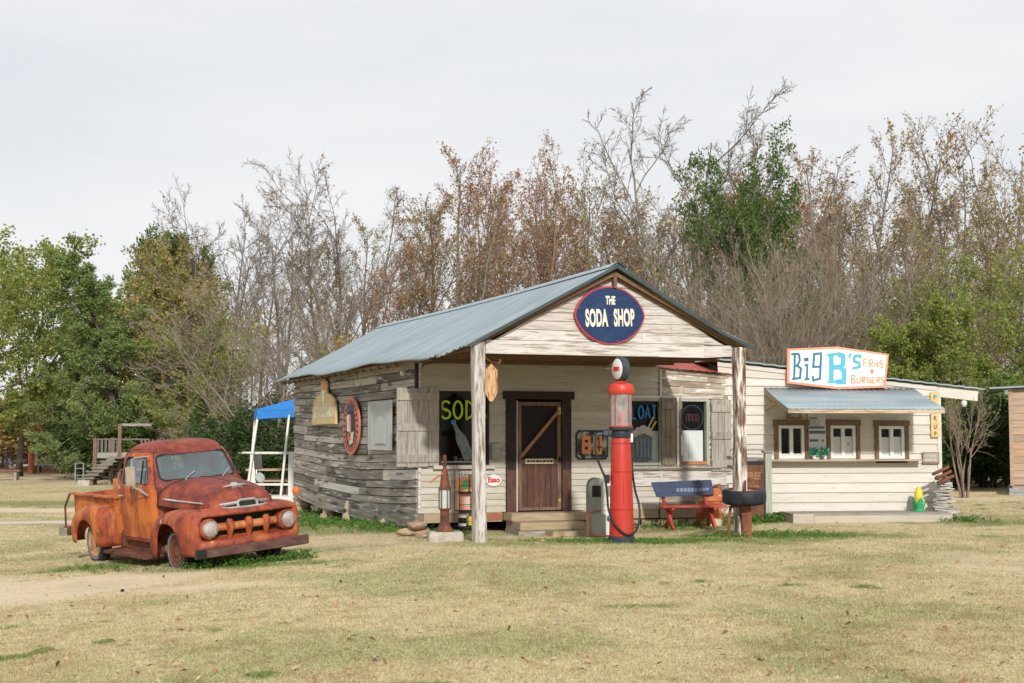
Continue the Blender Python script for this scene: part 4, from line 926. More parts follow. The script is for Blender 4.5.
def tyre_prof(r, wd, ri):
    return [(ri,-wd*.36),(ri+.02,-wd*.44),(r*.86,-wd*.5),(r*.95,-wd*.44),(r*.985,-wd*.36),(r,-wd*.2),(r,wd*.2),(r*.985,wd*.36),(r*.95,wd*.44),(r*.86,wd*.5),(ri+.02,wd*.44),(ri,wd*.36)]
tt = thing('tyre', 'worn black tyre lying flat on the rusty stand by the post', 'tyre', (tx_, ty_, tz_+.505))
tt.rotation_euler = (R(4), R(-1), 0)
Y1 = MB(); p_ = tyre_prof(.375, .25, .235); Y1.lathe(p_+[p_[0]], 40, cap=False); Y1.build('rubber', M['rubber'], tt, smooth=True)
mb = MB()
for q in (-.3, 0, .3): mb.lathe([(.3755,q*.25-.004),(.379,q*.25-.002),(.379,q*.25+.002),(.3755,q*.25+.004)], 40, cap=False)
mb.build('tread_rib', M['rubber'], tt)
mb = MB(); mb.lathe([(.237,-.09),(.22,-.06),(.20,.0),(.06,.03),(.05,.05)], 28); mb.lathe([(.237,.088),(.243,.10),(.232,.098),(.21,.03),(.20,.002)], 28, cap=False); mb.build('rim', M['rustor'], tt, smooth=True)
# blue cap on the grass
o = MB().lathe([(.024,0),(.024,.022),(.016,.03)], 12).build('plastic_cap', flat('blue_plastic', (.012,.02,.06), .4)); o.location = (-4.75, 17.5, gz(-4.75, 17.5)+.004); tag(o, 'small dark blue plastic cap lying on the dirt patch', 'cap')
# ------------------------------------------------------------------ burger stand
BU = thing('burger_stand', 'cream board burger stand with awning, counter and three serving windows', 'food stand', (4.47, 28.56, 0), 8)
BM = Matrix.Translation((4.47, 28.56, 0)) @ Matrix.Rotation(R(8), 4, 'Z')
def onbu(name, label, cat, lx, ly, lz, turn=0, group=None): return thing(name, label, cat, BM @ Vector((lx, ly, lz)), 8+turn, group)
def btop(x): return 3.13-.103*(x-.22)
BO = [(.82,1.49,1.24,1.96), (1.91,2.57,1.24,1.96), (2.93,3.61,1.23,1.95)]
mb = MB(); boards(mb, -.35, 4.29, .165, 3.4, .195, lambda m, a, b, za, zb, r: clap(m, a, b, za, zb, r, 0, .045), BO, (4.7, 5.2))
for i, (x, y, z) in enumerate(mb.v):
    if z > btop(x)-.03: mb.v[i] = (x, y, btop(x)-.03)
mb.build('front_siding', M['burger'], BU)
mb = MB(); mb.box(4.25, 4.34, -.05, .03, .16, btop(4.3)-.03); mb.build('corner_board', M['burger'], BU)
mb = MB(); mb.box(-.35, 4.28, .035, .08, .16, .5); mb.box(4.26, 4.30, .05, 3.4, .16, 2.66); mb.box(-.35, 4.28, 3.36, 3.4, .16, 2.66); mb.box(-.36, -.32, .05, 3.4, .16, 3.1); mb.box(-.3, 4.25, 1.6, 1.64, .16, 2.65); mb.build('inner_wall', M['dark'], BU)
mb = MB(); mb.box(-.35, 4.28, .1, 3.3, .10, .16); mb.build('floor', M['greywood'], BU)
mb = MB(); mb.hexa([(4.30,-.06,btop(4.3)-.22),(5.10,-.06,btop(5.1)-.22),(5.10,-.02,btop(5.1)-.22),(4.30,-.02,btop(4.3)-.22),(4.30,-.06,btop(4.3)-.02),(5.16,-.06,btop(5.16)-.02),(5.16,-.02,btop(5.16)-.02),(4.30,-.02,btop(4.3)-.02)])
mb.hexa([(-.36,-.045,btop(-.36)-.10),(4.30,-.045,btop(4.3)-.10),(4.30,-.02,btop(4.3)-.10),(-.36,-.02,btop(-.36)-.10),(-.36,-.045,btop(-.36)-.015),(4.30,-.045,btop(4.3)-.015),(4.30,-.02,btop(4.3)-.015),(-.36,-.02,btop(-.36)-.015)])
mb.build('fascia', M['burger'], BU)
mb = MB(); P = []; n = 60
for i in range(n+1):
    x = -.45+5.72*i/n
    for y in (-.12, 1.6, 3.6): P.append((x, y, btop(x)+.02+.0*y+.008*sin(i*2.1)))
o = mb.grid(P, n+1, 3).build('roof', M['tin'], BU, smooth=2, fix=False); baked(o, [('SOLIDIFY', dict(thickness=.03, offset=-1))])
mb = MB(); mb.lathe([(.03,.06),(.06,.03),(.065,-.02),(.03,-.07)], 12, Matrix.Translation((4.85, -.02, 2.36))); mb.build('bulb', M['offwhite'], BU, smooth=True)
mb = MB(); mb.lathe([(.05,.06),(.05,-.03)], 10, Matrix.Translation((5.08, -.06, 2.44))); mb.build('junction_box', M['offwhite'], BU)
# awning
mb = MB(); P = []; n = 76
for i in range(n+1):
    x = .60+3.16*i/n
    for q in range(4):
        u = q/3; P.append((x-.01*u, -.035-1.48*u, 2.66-.44*u-.015*sin(pi*u)+.007*sin(i*2.1)))
o = mb.grid(P, n+1, 4).build('awning', M['tin'], BU, smooth=2, fix=False); baked(o, [('SOLIDIFY', dict(thickness=.012, offset=-1))])
mb = MB(); mb.box(.60, 3.75, -1.50, -1.46, 2.13, 2.205); aw = mb.build('awning_edge', mat('awning_edge_wood', [(.25,.17,.11),(.48,.39,.29),(.55,.47,.38)], 3, X_), BU)
mb = MB()
for x in (.63, 1.65, 2.7, 3.7): mb.bar((x, -.04, 2.58), (x, -1.46, 2.165), .05, .08); mb.bar((x, -.04, 2.22), (x, -.75, 2.36), .05, .06)
mb.build('awning_bracket', M['tan'], BU)
# windows
def bwin(x0, x1, z0, z1, blind):
    mb = MB(); f = .060
    mb.box(x0-.02, x0+f, -.075, .03, z0-.01, z1+.02); mb.box(x1-f, x1+.02, -.075, .03, z0-.01, z1+.02); mb.box(x0-.04, x1+.04, -.085, .03, z1-.055, z1+.055)
    fr = mb.build('window', M['brownwood_z'], BU)
    a, b, c, d = x0+f+.003, x1-f-.003, z0, z1-.058; s = .06; mid = (a+b)/2
    mb = MB(); mb.box(a, a+s, -.05, .02, c, d); mb.box(b-s, b, -.05, .02, c, d); mb.box(mid-s*.6, mid+s*.6, -.049, .02, c, d); mb.box(a+s, b-s, -.047, .02, d-s, d); mb.box(a+s, b-s, -.047, .02, c, c+s*.8); mb.build('sash', M['whitesash'], fr)
    MB().add([(a+s,-.012,c+s*.8),(b-s,-.012,c+s*.8),(b-s,-.012,d-s),(a+s,-.012,d-s)], [(0,1,2,3)]).build('pane', M['glass'], fr)
    if blind:
        zt = d-s-.17; mb = MB(); mb.box(a+s*.9, mid-.03, .0, .006, c+.03, zt); mb.box(mid+.03, b-s*.9, .0, .006, c+.03, zt+.01); mb.build('blind', M['curtain'], fr)
        if blind > 1: MB().box(mid+.11, mid+.135, -.004, -.001, c+.28, c+.31).build('blind_mark', M['black'], fr)
bwin(*BO[0], 0); bwin(*BO[1], 2); bwin(*BO[2], 1)
mb = MB(); mb.box(.64, 3.84, -.29, -.035, 1.185, 1.22)
mb.build('counter', mat('counter_wood', [(.24,.17,.11),(.42,.33,.24),(.5,.42,.33)], 3, X_), BU)
# base
t = onbu('low_platform', 'low weathered timber platform along the foot of the burger stand', 'platform', 0, 0, 0)
mb = MB(); k = 0
for y in np.arange(-.92, -.05, .145): mb.box(.86+.004*k, 4.10, y, y+.14, .15, .185); k += 1
mb.build('deck', M['greywood'], t)
mb = MB(); mb.box(.86, 1.28, -.95, -.925, -.12, .183); mb.box(1.285, 4.12, -.95, -.925, -.12, .147); mb.box(4.08, 4.12, -.92, -.05, -.1, .147); mb.box(.86, .90, -.92, -.05, -.1, .147); mb.build('riser', mat('pale_riser', [(.30,.26,.2),(.46,.41,.33),(.52,.47,.4)], 2, X_, island=([(.36,.31,.24),(.5,.45,.37)], .5)), t)
mb = MB(); mb.box(-.3, .85, .0, .05, -.1, .16); mb.build('skirt_board', mat('mossy_skirt', [(.12,.1,.06),(.24,.2,.13)], 3, X_), BU)
# big sign on the roof
t = onbu('burger_sign', 'white hexagonal roof sign with salmon border and large blue lettering', 'sign', 0, -.16, 0)
def S_(x, y): return (1.045+(x-85)/875*2.15, 3.49-(y-90)/380*.86)
hx = [S_(*p) for p in ((90,112),(515,88),(960,152),(925,452),(520,470),(84,418))]
MB().prism(hx, 0, .06).build('sign_rim', M['salmon'], t)
cx_ = sum(p[0] for p in hx)/6; cz_ = sum(p[1] for p in hx)/6
MB().prism([(cx_+(a-cx_)*.955, cz_+(b-cz_)*.895) for a, b in hx], -.01, -.0005).build('sign_face', M['white'], t)
def strokes(name, m, LL, wd, y):
    mb = MB()
    for k, Pn in enumerate(LL): mb.ribbon([S_(*p) for p in Pn], wd, y-.0007*(k % 6), .004)
    return mb.build(name, m, t)
strokes('lettering', M['teal'], [[(120,160),(185,155)],[(150,160),(142,380)],[(185,155),(192,215),(170,262),(150,262)],[(168,262),(200,285),(192,370),(125,382)],
    [(228,202),(265,200)],[(228,212),(265,210)],[(232,258),(255,256),(250,378)],[(230,384),(272,378)],[(375,140),(362,375),(305,392),(300,352)],[(362,152),(315,156),(306,272),(366,268)]], .043, -.0105)
strokes('lettering', M['sky'], [[(428,168),(540,150)],[(425,404),(520,404)]], .055, -.0105)
strokes('lettering', M['sky'], [[(462,160),(458,405)],[(520,160),(562,170),(562,245),(540,272),(475,274)],[(540,280),(568,300),(566,402),(500,404)]], .095, -.0125)
strokes('lettering', M['sky'], [[(628,148),(612,190)]], .04, -.0105)
strokes('lettering', M['sky'], [[(710,192),(708,168),(665,172),(655,195),(660,222),(700,232),(703,268),(640,285)]], .055, -.0105)
fr2 = [[(735,265),(740,200),(772,196)],[(738,230),(762,228)],[(785,268),(786,206),(812,204),(815,232),(790,238),(818,268)],[(836,228),(836,268)],[(836,208),(836,216)],[(868,220),(852,232),(854,262),(872,268)],[(854,246),(870,242)],[(902,206),(882,212),(882,236),(902,242),(900,272),(878,276)],
       [(818,320),(798,300),(808,288),(816,300),(798,316),(812,324),(822,308)]]
strokes('lettering', M['orange'], fr2, .017, -.0105)
bg2 = [[(632,345),(632,415),(660,412),(664,390),(634,380),(660,368),(656,345),(632,345)],[(680,360),(680,412),(705,412),(708,358)],[(724,414),(724,362),(748,360),(748,384),(726,388),(750,414)],[(790,366),(768,366),(768,410),(792,410),(792,390),(780,390)],[(832,364),(808,366),(808,412),(834,410)],[(808,388),(828,386)],[(850,412),(850,364),(872,364),(874,386),(852,390),(876,412)],[(908,356),(888,362),(888,382),(908,388),(904,408),(884,410)]]
strokes('lettering', M['orange'], bg2, .019, -.0105)
mb = MB()
for x in (1.5, 2.7): mb.bar((x, .09, 2.75), (x, .09, 3.2), .05); mb.bar((x, .09, 3.2), (x, .7, btop(x)+.02), .04)
mb.build('support', M['greywood'], t)
# menu and small signs
t = onbu('menu_board', 'white menu board between the first two serving windows', 'menu', 1.69, -.05, 1.73)
MB().box(-.19, .185, -.02, .0, -.44, .45).build('board', mat('menu_white', [(.55,.55,.56),(.66,.66,.67)], 2), t)
mb = MB()
for z, a, b, h in ((.32,-.16,.0,.015),(.13,-.17,.15,.022),(.035,-.17,.17,.03),(-.13,-.16,.02,.025),(-.13,.09,.14,.02)): mb.box(a, b, -.023, -.0205, z-h, z+h)
for k in range(16): 
    z = -.2-.013*k if k > 7 else .28-.02*k; mb.box(-.15, -.02+.12*rnd.random(), -.022, -.0205, z-.003, z+.003)
mb.build('menu_lettering', flat('grey_menu_ink', (.12,.13,.15), .7), t)
t = onbu('order_sign', 'small wooden order sign hung under the awning', 'sign', 1.21, -.06, 2.10)
MB().box(-.15, .15, -.03, 0, -.095, .09).build('board', mat('orange_brown_board', [(.22,.12,.04),(.36,.22,.09)], 4, X_), t)
MB().box(-.10, .11, -.034, -.0305, -.05, .05).build('sign_face', M['slate'], t)
text('lettering', 'ORDER', .075, M['letter'], t, (.005, -.036, 0), .8, .001, .002)
t = onbu('pickup_sign', 'tall narrow yellow board with dark vertical lettering on the burger stand corner', 'sign', 4.19, -.06, 2.13)
MB().box(-.085, .085, -.025, 0, -.47, .46).build('board', M['yellow'], t, bevel=.004)
for k, (ch, z) in enumerate(zip('PICKUP', (.35,.2,.06,-.08,-.26,-.40))): text('lettering', ch, .125, M['navy'], t, (.0, -.028, z), .8, .002, .003)
MB().prism(arc(.03, .37, .03, .03, 0, 360, 14)[:-1], -.031, -.0255).build('blue_dot', M['sky'], t)
t = onbu('small_wood_sign', 'small weathered wooden sign with pale lettering below the yellow board', 'sign', 4.09, -.05, 1.245)
MB().box(-.18, .18, -.03, 0, -.12, .115).build('board', mat('brown_sign_board', [(.16,.1,.06),(.3,.21,.14)], 4, X_), t)
MB().box(-.16, .165, -.034, -.0305, -.085, .095).build('sign_face', mat('grey_sign_face', [(.28,.26,.21),(.40,.37,.31)], 5, X_), t)
mb = MB(); 
for z in (.045, -.04):
    x = -.13
    while x < .12: ln = rnd.uniform(.02, .04); mb.box(x, x+ln, -.037, -.0345, z-.025, z+.025); x += ln+.014
mb.build('worn_lettering', flat('worn_pale_letter', (.5,.48,.42), .7), t)
# potted flowers on the counter
def leafball(mb, c, r, n, s, sq=1):
    for _ in range(n):
        d = Vector((rnd.gauss(0,1), rnd.gauss(0,1), rnd.gauss(0,1))).normalized()*r*rnd.random()**.4; d.z *= sq
        a = Vector((rnd.gauss(0,1), rnd.gauss(0,1), rnd.gauss(0,1))).normalized(); b = a.cross(Vector((rnd.random(), rnd.random(), 1))).normalized(); p = Vector(c)+d; q = s*(.6+.8*rnd.random())
        mb.add([p-a*q, p-b*q*.5, p+a*q, p+b*q*.5], [(0,1,2,3)])
    return mb
for x, lb in ((1.585,'left clump of green leaves and blue flowers in a pot on the counter'), (1.80,'right clump of green leaves and white flowers in a pot on the counter')):
    t = onbu('flower_pot', lb, 'flowers', x, -.17, 1.232, 0, 'flower pots on the burger counter')
    MB().lathe([(.04,0),(.055,.07),(.05,.075)], 12).build('pot', M['white'], t, smooth=True)
    leafball(MB(), (0,0,.13), .10, 130, .03).build('leaves', mat('bright_leaf', [(.02,.22,.06),(.05,.36,.1)], 9, island=([(.02,.25,.08),(.06,.42,.12)], .8)), t)
    leafball(MB(), (-.02,-.03,.15), .10, 26, .025).build('flowers', M['bluepaint'] if x < 1.7 else M['sky'], t)
    leafball(MB(), (.02,-.03,.15), .09, 16, .02).build('blossoms', M['white'], t)
# corn figure
t = onbu('corn_figure', 'yellow corn cob figure in green husk by the burger stand wall', 'figurine', 3.66, -.42, .187); t.scale = (.85, .85, .85)
MB().lathe([(.08,.04),(.10,.14),(.105,.30),(.09,.44),(.06,.54),(.02,.58)], 18).build('cob', M['cornyellow'], t, smooth=True)
for a in (200, 330, 265, 60, 120):
    mb = MB(); P = []
    for i in range(8):
        u = i/7; r = .11+.02*sin(pi*u)+.07*u*u; hwid = .07*sin(pi*min(1, .25+u*.75))+.004; z = .02+.32*u
        for q in (-1, 0, 1): P.append(((r-.02*abs(q))*cos(R(a))-q*hwid*sin(R(a)), (r-.02*abs(q))*sin(R(a))+q*hwid*cos(R(a)), z))
    mb.grid(P, 8, 3).build('husk_leaf', M['green'], t, smooth=2)
MB().lathe([(.14,0),(.14,.04),(.1,.06)], 18).build('foot', M['green'], t, smooth=True)
# pale slabs heaped against the corner
t = onbu('slab_pile', 'stack of thin pale grey slabs heaped at the burger stand corner', 'pile', 4.17, -.42, .0)
mb = MB()
for k in range(30):
    z = .02+k*.029; s = .24*(1-.5*k/30); Mx = Matrix.Translation((rnd.uniform(-.05,.05)+.02, rnd.uniform(-.05,.05), z)) @ Matrix.Rotation(rnd.uniform(-.5,.5), 4, 'Z') @ Matrix.Rotation(rnd.uniform(-.10,.10), 4, 'X') @ Matrix.Rotation(rnd.uniform(-.1,.1), 4, 'Y')
    kk = 7; ph = rnd.random()*6; mb.prism([(s*(1+.25*sin(3*i+ph))*cos(2*pi*i/kk), s*.85*(1+.2*sin(2*i+ph))*sin(2*pi*i/kk)) for i in range(kk)], 0, .024, 'xy', Mx)
mb.build('slabs', mat('pale_slab', [(.34,.33,.29),(.48,.46,.42),(.56,.54,.49)], 7, rough=.9, bump=.4, island=([(.32,.3,.26),(.5,.47,.42),(.58,.56,.52)], .6)), t)
for k, lb in enumerate(('uppermost rusty tube on the pale slab pile', 'middle rusty tube on the pale slab pile', 'lowest rusty tube on the pale slab pile')):
    o = MB().tube([(-.17,-.05,-.07),(.0,-.05,.0),(.17,-.05,.08)], .035, 9).build('rusty_tube', M['rustdark'], smooth=True)
    o.location = BM @ Vector((4.02+.05*k, -.62, 1.0-.09*k)); o.rotation_euler = (0, 0, R(8)); tag(o, lb, 'pipe', 'rusty tubes on the slab pile')
# railing between the shop and the stand, FREE AIR sign
t = thing('porch_railing', 'grey-green railing post and rail between shop and burger stand', 'railing', (5.06, 28.25, gz(5.06, 28.25)), 8)
MB().box(-.065, .065, -.065, .065, -.05, 1.36).build('post', M['greenpost'], t, bevel=.008)
MB().box(-.10, .10, -.10, .10, 1.362, 1.40).build('post_cap', M['greywood'], t, bevel=.006)
mb = MB(); mb.box(-.75, -.068, -.03, .03, 1.40, 1.44); mb.box(-.75, -.068, -.02, .02, 1.22, 1.25); mb.build('rail', M['greywood'], t)
t = thing('air_sign', 'dark rusty board with pale capital lettering behind the tyre', 'sign', (4.78, 28.2, gz(4.8, 28.2)), 8)
MB().box(-.22, .19, -.02, .02, .02, 1.12).build('board', mat('rusty_board', [(.05,.025,.015),(.14,.06,.03),(.24,.11,.05)], 5, rough=.8, bump=.2), t)
text('lettering', 'FREE', .20, flat('rusty_letter', (.28,.15,.07), .8, var=.5), t, (-.01, -.024, .90), .72, .006, .004)
text('lettering', 'AIR', .20, flat('rusty_letter', (.26,.14,.065), .8, var=.5), t, (-.01, -.024, .64), .8, .006, .004)
MB().box(-.22, .19, -.022, -.0, 1.12, 1.2).build('top_strip', M['black'], t)

# ------------------------------------------------------------------ shed at the right edge
sx_, sy_ = 14.0, 40.0
t = thing('wooden_shed', 'reclaimed plank shed on blocks at the right edge of the lawn', 'shed', (sx_, sy_, 0), -19)
mb = MB(); boards(mb, .05, 5.0, .31, 2.98, .20, lambda m, a, b, za, zb, r: clap(m, a, b, za, zb, r, 0, .03), (), (1.2, 3))
mb.build('plank_wall', M['shedwood'], t)
mb = MB(); P0 = len(mb.v); boards(mb, .0, 4.0, .31, 2.95, .20, lambda m, a, b, za, zb, r: m.hexa([(.0,a,za),(.0,b,za),(.05,b,za),(.05,a,za),(.02,a,zb),(.02,b,zb),(.05,b,zb),(.05,a,zb)]), (), (1.2, 3)); mb.build('plank_wall', M['shedwood'], t)
mb = MB(); mb.box(-.04, .06, -.06, -.032, .28, 3.0); mb.box(.0, 5, .02, 3.9, .2, .30); mb.build('corner_post', M['shedwood'], t)
mb = MB(); mb.hexa([(-.55,-.25,2.99),(5.2,-.25,3.2),(5.2,4.2,3.2),(-.55,4.2,2.99),(-.55,-.25,3.03),(5.2,-.25,3.24),(5.2,4.2,3.24),(-.55,4.2,3.03)]); mb.build('roof', M['tin'], t)
mb = MB(); mb.lathe([(.07,.05),(.07,-.07)], 10, Matrix.Translation((-.1,-.1,2.90))); mb.build('eave_lamp', M['steel'], t)
for k, (x, y, lb) in enumerate(((.12,.1,'grey concrete blocks under the front corner of the plank shed'), (.1,3.0,'grey concrete blocks under the far side of the plank shed'))):
    q = thing('cinder_block', lb, 'concrete block', Matrix.Translation((sx_, sy_, 0)) @ Matrix.Rotation(R(-19), 4, 'Z') @ Vector((x, y, gz(14, 40)-.03)), -19, 'concrete blocks under the shed')
    mb = MB(); mb.box(-.2, .2, -.15, .15, 0, .115); mb.box(-.19, .2, -.15, .14, .12, .232); mb.build('block', M['cinder'], q, bevel=.006)
t = thing('plank', 'low plank lying in front of the dark bushes beside the shed', 'plank', (11.7, 40.5, gz(11.7, 40.5)), 0)
o = MB().box(-1.6, 2.0, -.1, .1, .0, .09).build('board', M['tan'], t)
# ------------------------------------------------------------------ the old pickup
TX, TY = -4.20, 21.1
TR = thing('pickup_truck', 'rusty red 1950s pickup truck parked on the lawn', 'truck', (TX, TY, -.275))
TR.rotation_euler = (R(4.5), R(.3), R(-51))
def rustmat(name, base, patch, dark, a=.5):
    return mat(name, base, 3.2, (1,1,1), .6, 0, .15, lo=.32, hi=.68, detail=9, wear=[(patch, 3.0, (1,1,.55), .5-.06*a, .60, .8*a+.1), (dark, 2.4, (6,6,.55), .56, .66, .5), (patch, 3.5, (7,7,.6), .58, .68, .45), (dark, 7, (1,1,.5), .56, .68, .75), ((.62,.42,.30), 4.5, (1,1,1), .685, .71, .75), ((.36,.09,.03), 22, (1,1,1), .56, .70, .55), ((.09,.03,.02), 30, (1,1,.6), .60, .72, .5)])
M['body'] = rustmat('oxidised_red_body', [(.095,.018,.014),(.185,.033,.022),(.26,.055,.034)], (.42,.09,.025), (.06,.017,.014), .3)
M['bodyor'] = rustmat('orange_rusted_body', [(.18,.032,.016),(.35,.068,.022),(.44,.105,.03)], (.58,.19,.025), (.085,.024,.018), .8)
M['fender'] = rustmat('rusted_fender', [(.13,.025,.017),(.27,.05,.025),(.37,.082,.034)], (.50,.145,.04), (.065,.022,.018), .6)
M['grille'] = rustmat('orange_grille', [(.36,.10,.035),(.48,.16,.05),(.52,.24,.11)], (.52,.30,.14), (.2,.05,.025), .5)
def cabrings(off=0, top=0):
    #      z    xf     xr     w
    T = [(.46,-.56,-2.10,.765),(.8,-.555,-2.115,.79),(1.05,-.56,-2.12,.80),(1.24,-.59,-2.115,.795),(1.34,-.645,-2.11,.775),(1.5,-.76,-2.085,.735),(1.66,-.87,-2.045,.70),(1.76,-.94,-2.005,.665),(1.825,-1.0,-1.955,.64),(1.875,-1.085,-1.87,.58),(1.905,-1.2,-1.76,.48),(1.923,-1.33,-1.64,.33),(1.929,-1.42,-1.55,.12)]
    T = crom(T, 46); T[:, 1] += off; T[:, 2] -= off; T[:, 3] += off
    T[:, 0] = np.where(T[:, 0] > 1.6, T[:, 0]+off*np.clip((T[:, 0]-1.6)/.25, 0, 1), T[:, 0])
    if top: T[:, 0] += 0
    return T
def cabshell(off=0, zlo=None):
    T = cabrings(off); n = 72; P = []
    if zlo is not None: T[0, 0] = zlo
    for z, xf, xr, w_ in T:
        cx, a = (xf+xr)/2, (xf-xr)/2; e = 2/(4.2-1.4*ss((z-1.65)/.2))
        for j in range(n):
            th = 2*pi*j/n; c, s_ = cos(th), sin(th)
            P.append((cx+a*math.copysign(abs(c)**e, c), w_*math.copysign(abs(s_)**e, s_), z))
    k = len(T); mb = MB(); F = [(i*n+j, i*n+(j+1) % n, (i+1)*n+(j+1) % n, (i+1)*n+j) for i in range(k-1) for j in range(n)]
    F += [tuple(range(n-1, -1, -1)), tuple((k-1)*n+j for j in range(n))]; return mb.add(P, F)
def rrect(P, r, n=6):
    """round the corners of a polygon."""
    out = []; k = len(P)
    for i in range(k):
        a, b, c = Vector(P[i-1]), Vector(P[i]), Vector(P[(i+1) % k]); d1 = (a-b).normalized(); d2 = (c-b).normalized()
        p0 = b+d1*r; p2 = b+d2*r
        for q in range(n+1):
            t = q/n; out.append(tuple((1-t)**2*p0+2*t*(1-t)*b+t*t*p2))
    return out
WS = rrect([(-.615,1.36),(.625,1.36),(.575,1.735),(-.565,1.735)], .09)
SW = rrect([(-.88,1.315),(-1.74,1.315),(-1.70,1.71),(-1.08,1.71)], .075)
RW = rrect([(-.42,1.40),(.42,1.40),(.38,1.64),(-.38,1.64)], .07)
DO = rrect([(-.70,.51),(-1.86,.51),(-1.84,1.2),(-1.80,1.58),(-1.74,1.775),(-1.05,1.775),(-.80,1.36),(-.70,1.2)], .06)
def cutter(poly, a, b, pl): return MB().prism(poly, a, b, pl).build('cut', M['dark'])
def boolean(o, others, op='DIFFERENCE'):
    baked(o, [('BOOLEAN', dict(operation=op, object=c, solver='EXACT')) for c in others]); return o
cabo = cabshell(0).build('cab', M['body']); inn = cabshell(-.035, .52).build('inn', M['dark'])
c1 = cutter(WS, -1.3, -.3, 'yz'); c2 = cutter(SW, -1.2, 1.2, 'xz'); c3 = cutter(RW, -2.4, -1.85, 'yz')
boolean(cabo, [inn, c1, c2, c3])
def smooth_(o, a=35):
    o.data.polygons.foreach_set('use_smooth', [True]*len(o.data.polygons)); o.data.set_sharp_from_angle(angle=R(a)); return o
def setm(o, m): o.data.materials.clear(); o.data.materials.append(m); o.data.polygons.foreach_set('material_index', [0]*len(o.data.polygons)); return o
setm(smooth_(cabo), M['body']); cabo.parent = TR
# doors: thin skins just proud of the cab
for sg in (-1, 1):
    d = cabshell(.009, .42).build('door', M['bodyor']); i2 = cabshell(.001, .38).build('i2', M['dark'])
    dc = cutter(DO, min(sg*.3, sg*1.2), max(sg*.3, sg*1.2), 'xz')
    boolean(d, [i2]); boolean(d, [dc], 'INTERSECT'); boolean(d, [c2]); setm(smooth_(d), M['bodyor']); d.parent = TR; d.name = 'door'; kill(i2, dc)
    T = cabrings(.0)
    def ysurf(x, z, off=0):
        xf = np.interp(z, T[:, 0], T[:, 1]); xr = np.interp(z, T[:, 0], T[:, 2]); w_ = np.interp(z, T[:, 0], T[:, 3]); n_ = 4.2-1.4*float(ss((z-1.65)/.2))
        return (float(w_)+off)*max(0, 1-abs((x-(xf+xr)/2)/((xf-xr)/2))**n_)**(1/n_)
    mb = MB(); mb.tube([(a, sg*(ysurf(a, b)+.004), b) for a, b in DO], .0075, 5, closed=True); mb.build('door_gap', M['dark'], d)
    mb = MB(); mb.tube([(a, sg*(ysurf(a, b)+.006), b) for a, b in SW], .013, 6, closed=True); mb.build('window_rubber', M['rubber'], d)
    P = [(a, sg*(ysurf(a, b)-.018), b) for a, b in SW]; MB().add(P, [tuple(range(len(P)))]).build('pane', M['skydustglass'], d)
    mb = MB(); mb.tube([(-1.08, sg*(ysurf(-1.08, 1.31)+.0), 1.31), (-1.14, sg*(ysurf(-1.14, 1.66)+.0), 1.66)], .014, 6); mb.build('vent_post', M['black'], d)
    mb = MB(); y = ysurf(-1.7, 1.13)*sg; mb.tube([(-1.75, y, 1.13), (-1.73, y+sg*.05, 1.13), (-1.58, y+sg*.05, 1.135)], .014, 7); mb.build('handle', M['chrome'], d, smooth=True)
    mb = MB()
    for z in (.78, 1.1): mb.box(-.70, -.66, sg*ysurf(-.69, z)-.02, sg*ysurf(-.69, z)+.02, z-.05, z+.05)
    mb.build('hinge', M['black'], d)
def xfront(y, z):
    T = cabrings(); xf = np.interp(z, T[:, 0], T[:, 1]); xr = np.interp(z, T[:, 0], T[:, 2]); w_ = float(np.interp(z, T[:, 0], T[:, 3])); n_ = 4.2-1.4*float(ss((z-1.65)/.2))
    return (xf+xr)/2+(xf-xr)/2*max(0, 1-abs(y/w_)**n_)**(1/n_)
P = []
for i in range(21):
    for j in range(7):
        u = -1+2*i/20; z = 1.35+.395*j/6; y = u*(.632-.06*j/6); P.append((xfront(y, z)-.018, y, z))
wsg = MB().grid(P, 21, 7).build('windscreen', M['skydustglass'], TR, smooth=2)
mb = MB(); mb.tube([(xfront(a, b)+.004, a, b) for a, b in WS], .015, 6, closed=True); mb.build('windscreen_rubber', M['rubber'], wsg)
for y0 in (-.3, .32):
    mb = MB(); mb.tube([(xfront(y0, 1.33)+.03, y0, 1.33), (xfront(y0+.1, 1.40)+.03, y0+.1, 1.40), (xfront(y0+.24, 1.45)+.02, y0+.22, 1.46)], .009, 5); mb.build('wiper', M['chrome'], TR)
P = [(-2.075, a, b) for a, b in RW]; MB().add(P, [tuple(range(len(P)))]).build('rear_pane', M['skydustglass'], TR)
kill(inn, c1, c2, c3)
mb = MB(); mb.box(-1.95, -1.45, -.66, .66, .70, .98); mb.hexa([(-2.02,-.66,.95),(-1.88,-.66,.95),(-1.88,.66,.95),(-2.02,.66,.95),(-2.06,-.62,1.42),(-1.95,-.62,1.42),(-1.95,.62,1.42),(-2.06,.62,1.42)]); mb.build('seat', flat('brown_seat', (.13,.085,.055), .8), TR, bevel=.04)
mb = MB(); SMx = Matrix.Translation((-1.18,.36,1.26)) @ Matrix.Rotation(R(-55), 4, 'Y'); mb.tube([SMx @ Vector((.2*cos(2*pi*i/24), .2*sin(2*pi*i/24), 0)) for i in range(24)], .016, 6, closed=True); mb.tube([SMx @ Vector((-.2,0,0)), SMx @ Vector((.2,0,0))], .012, 5); mb.tube([SMx @ Vector((0,0,0)), SMx @ Vector((0,0,-.5))], .02, 6); mb.build('steering_wheel', M['black'], TR, smooth=True)
MB().box(-.78, -.66, -.7, .7, .95, 1.27).build('dashboard', M['rustdark'], TR, bevel=.02)
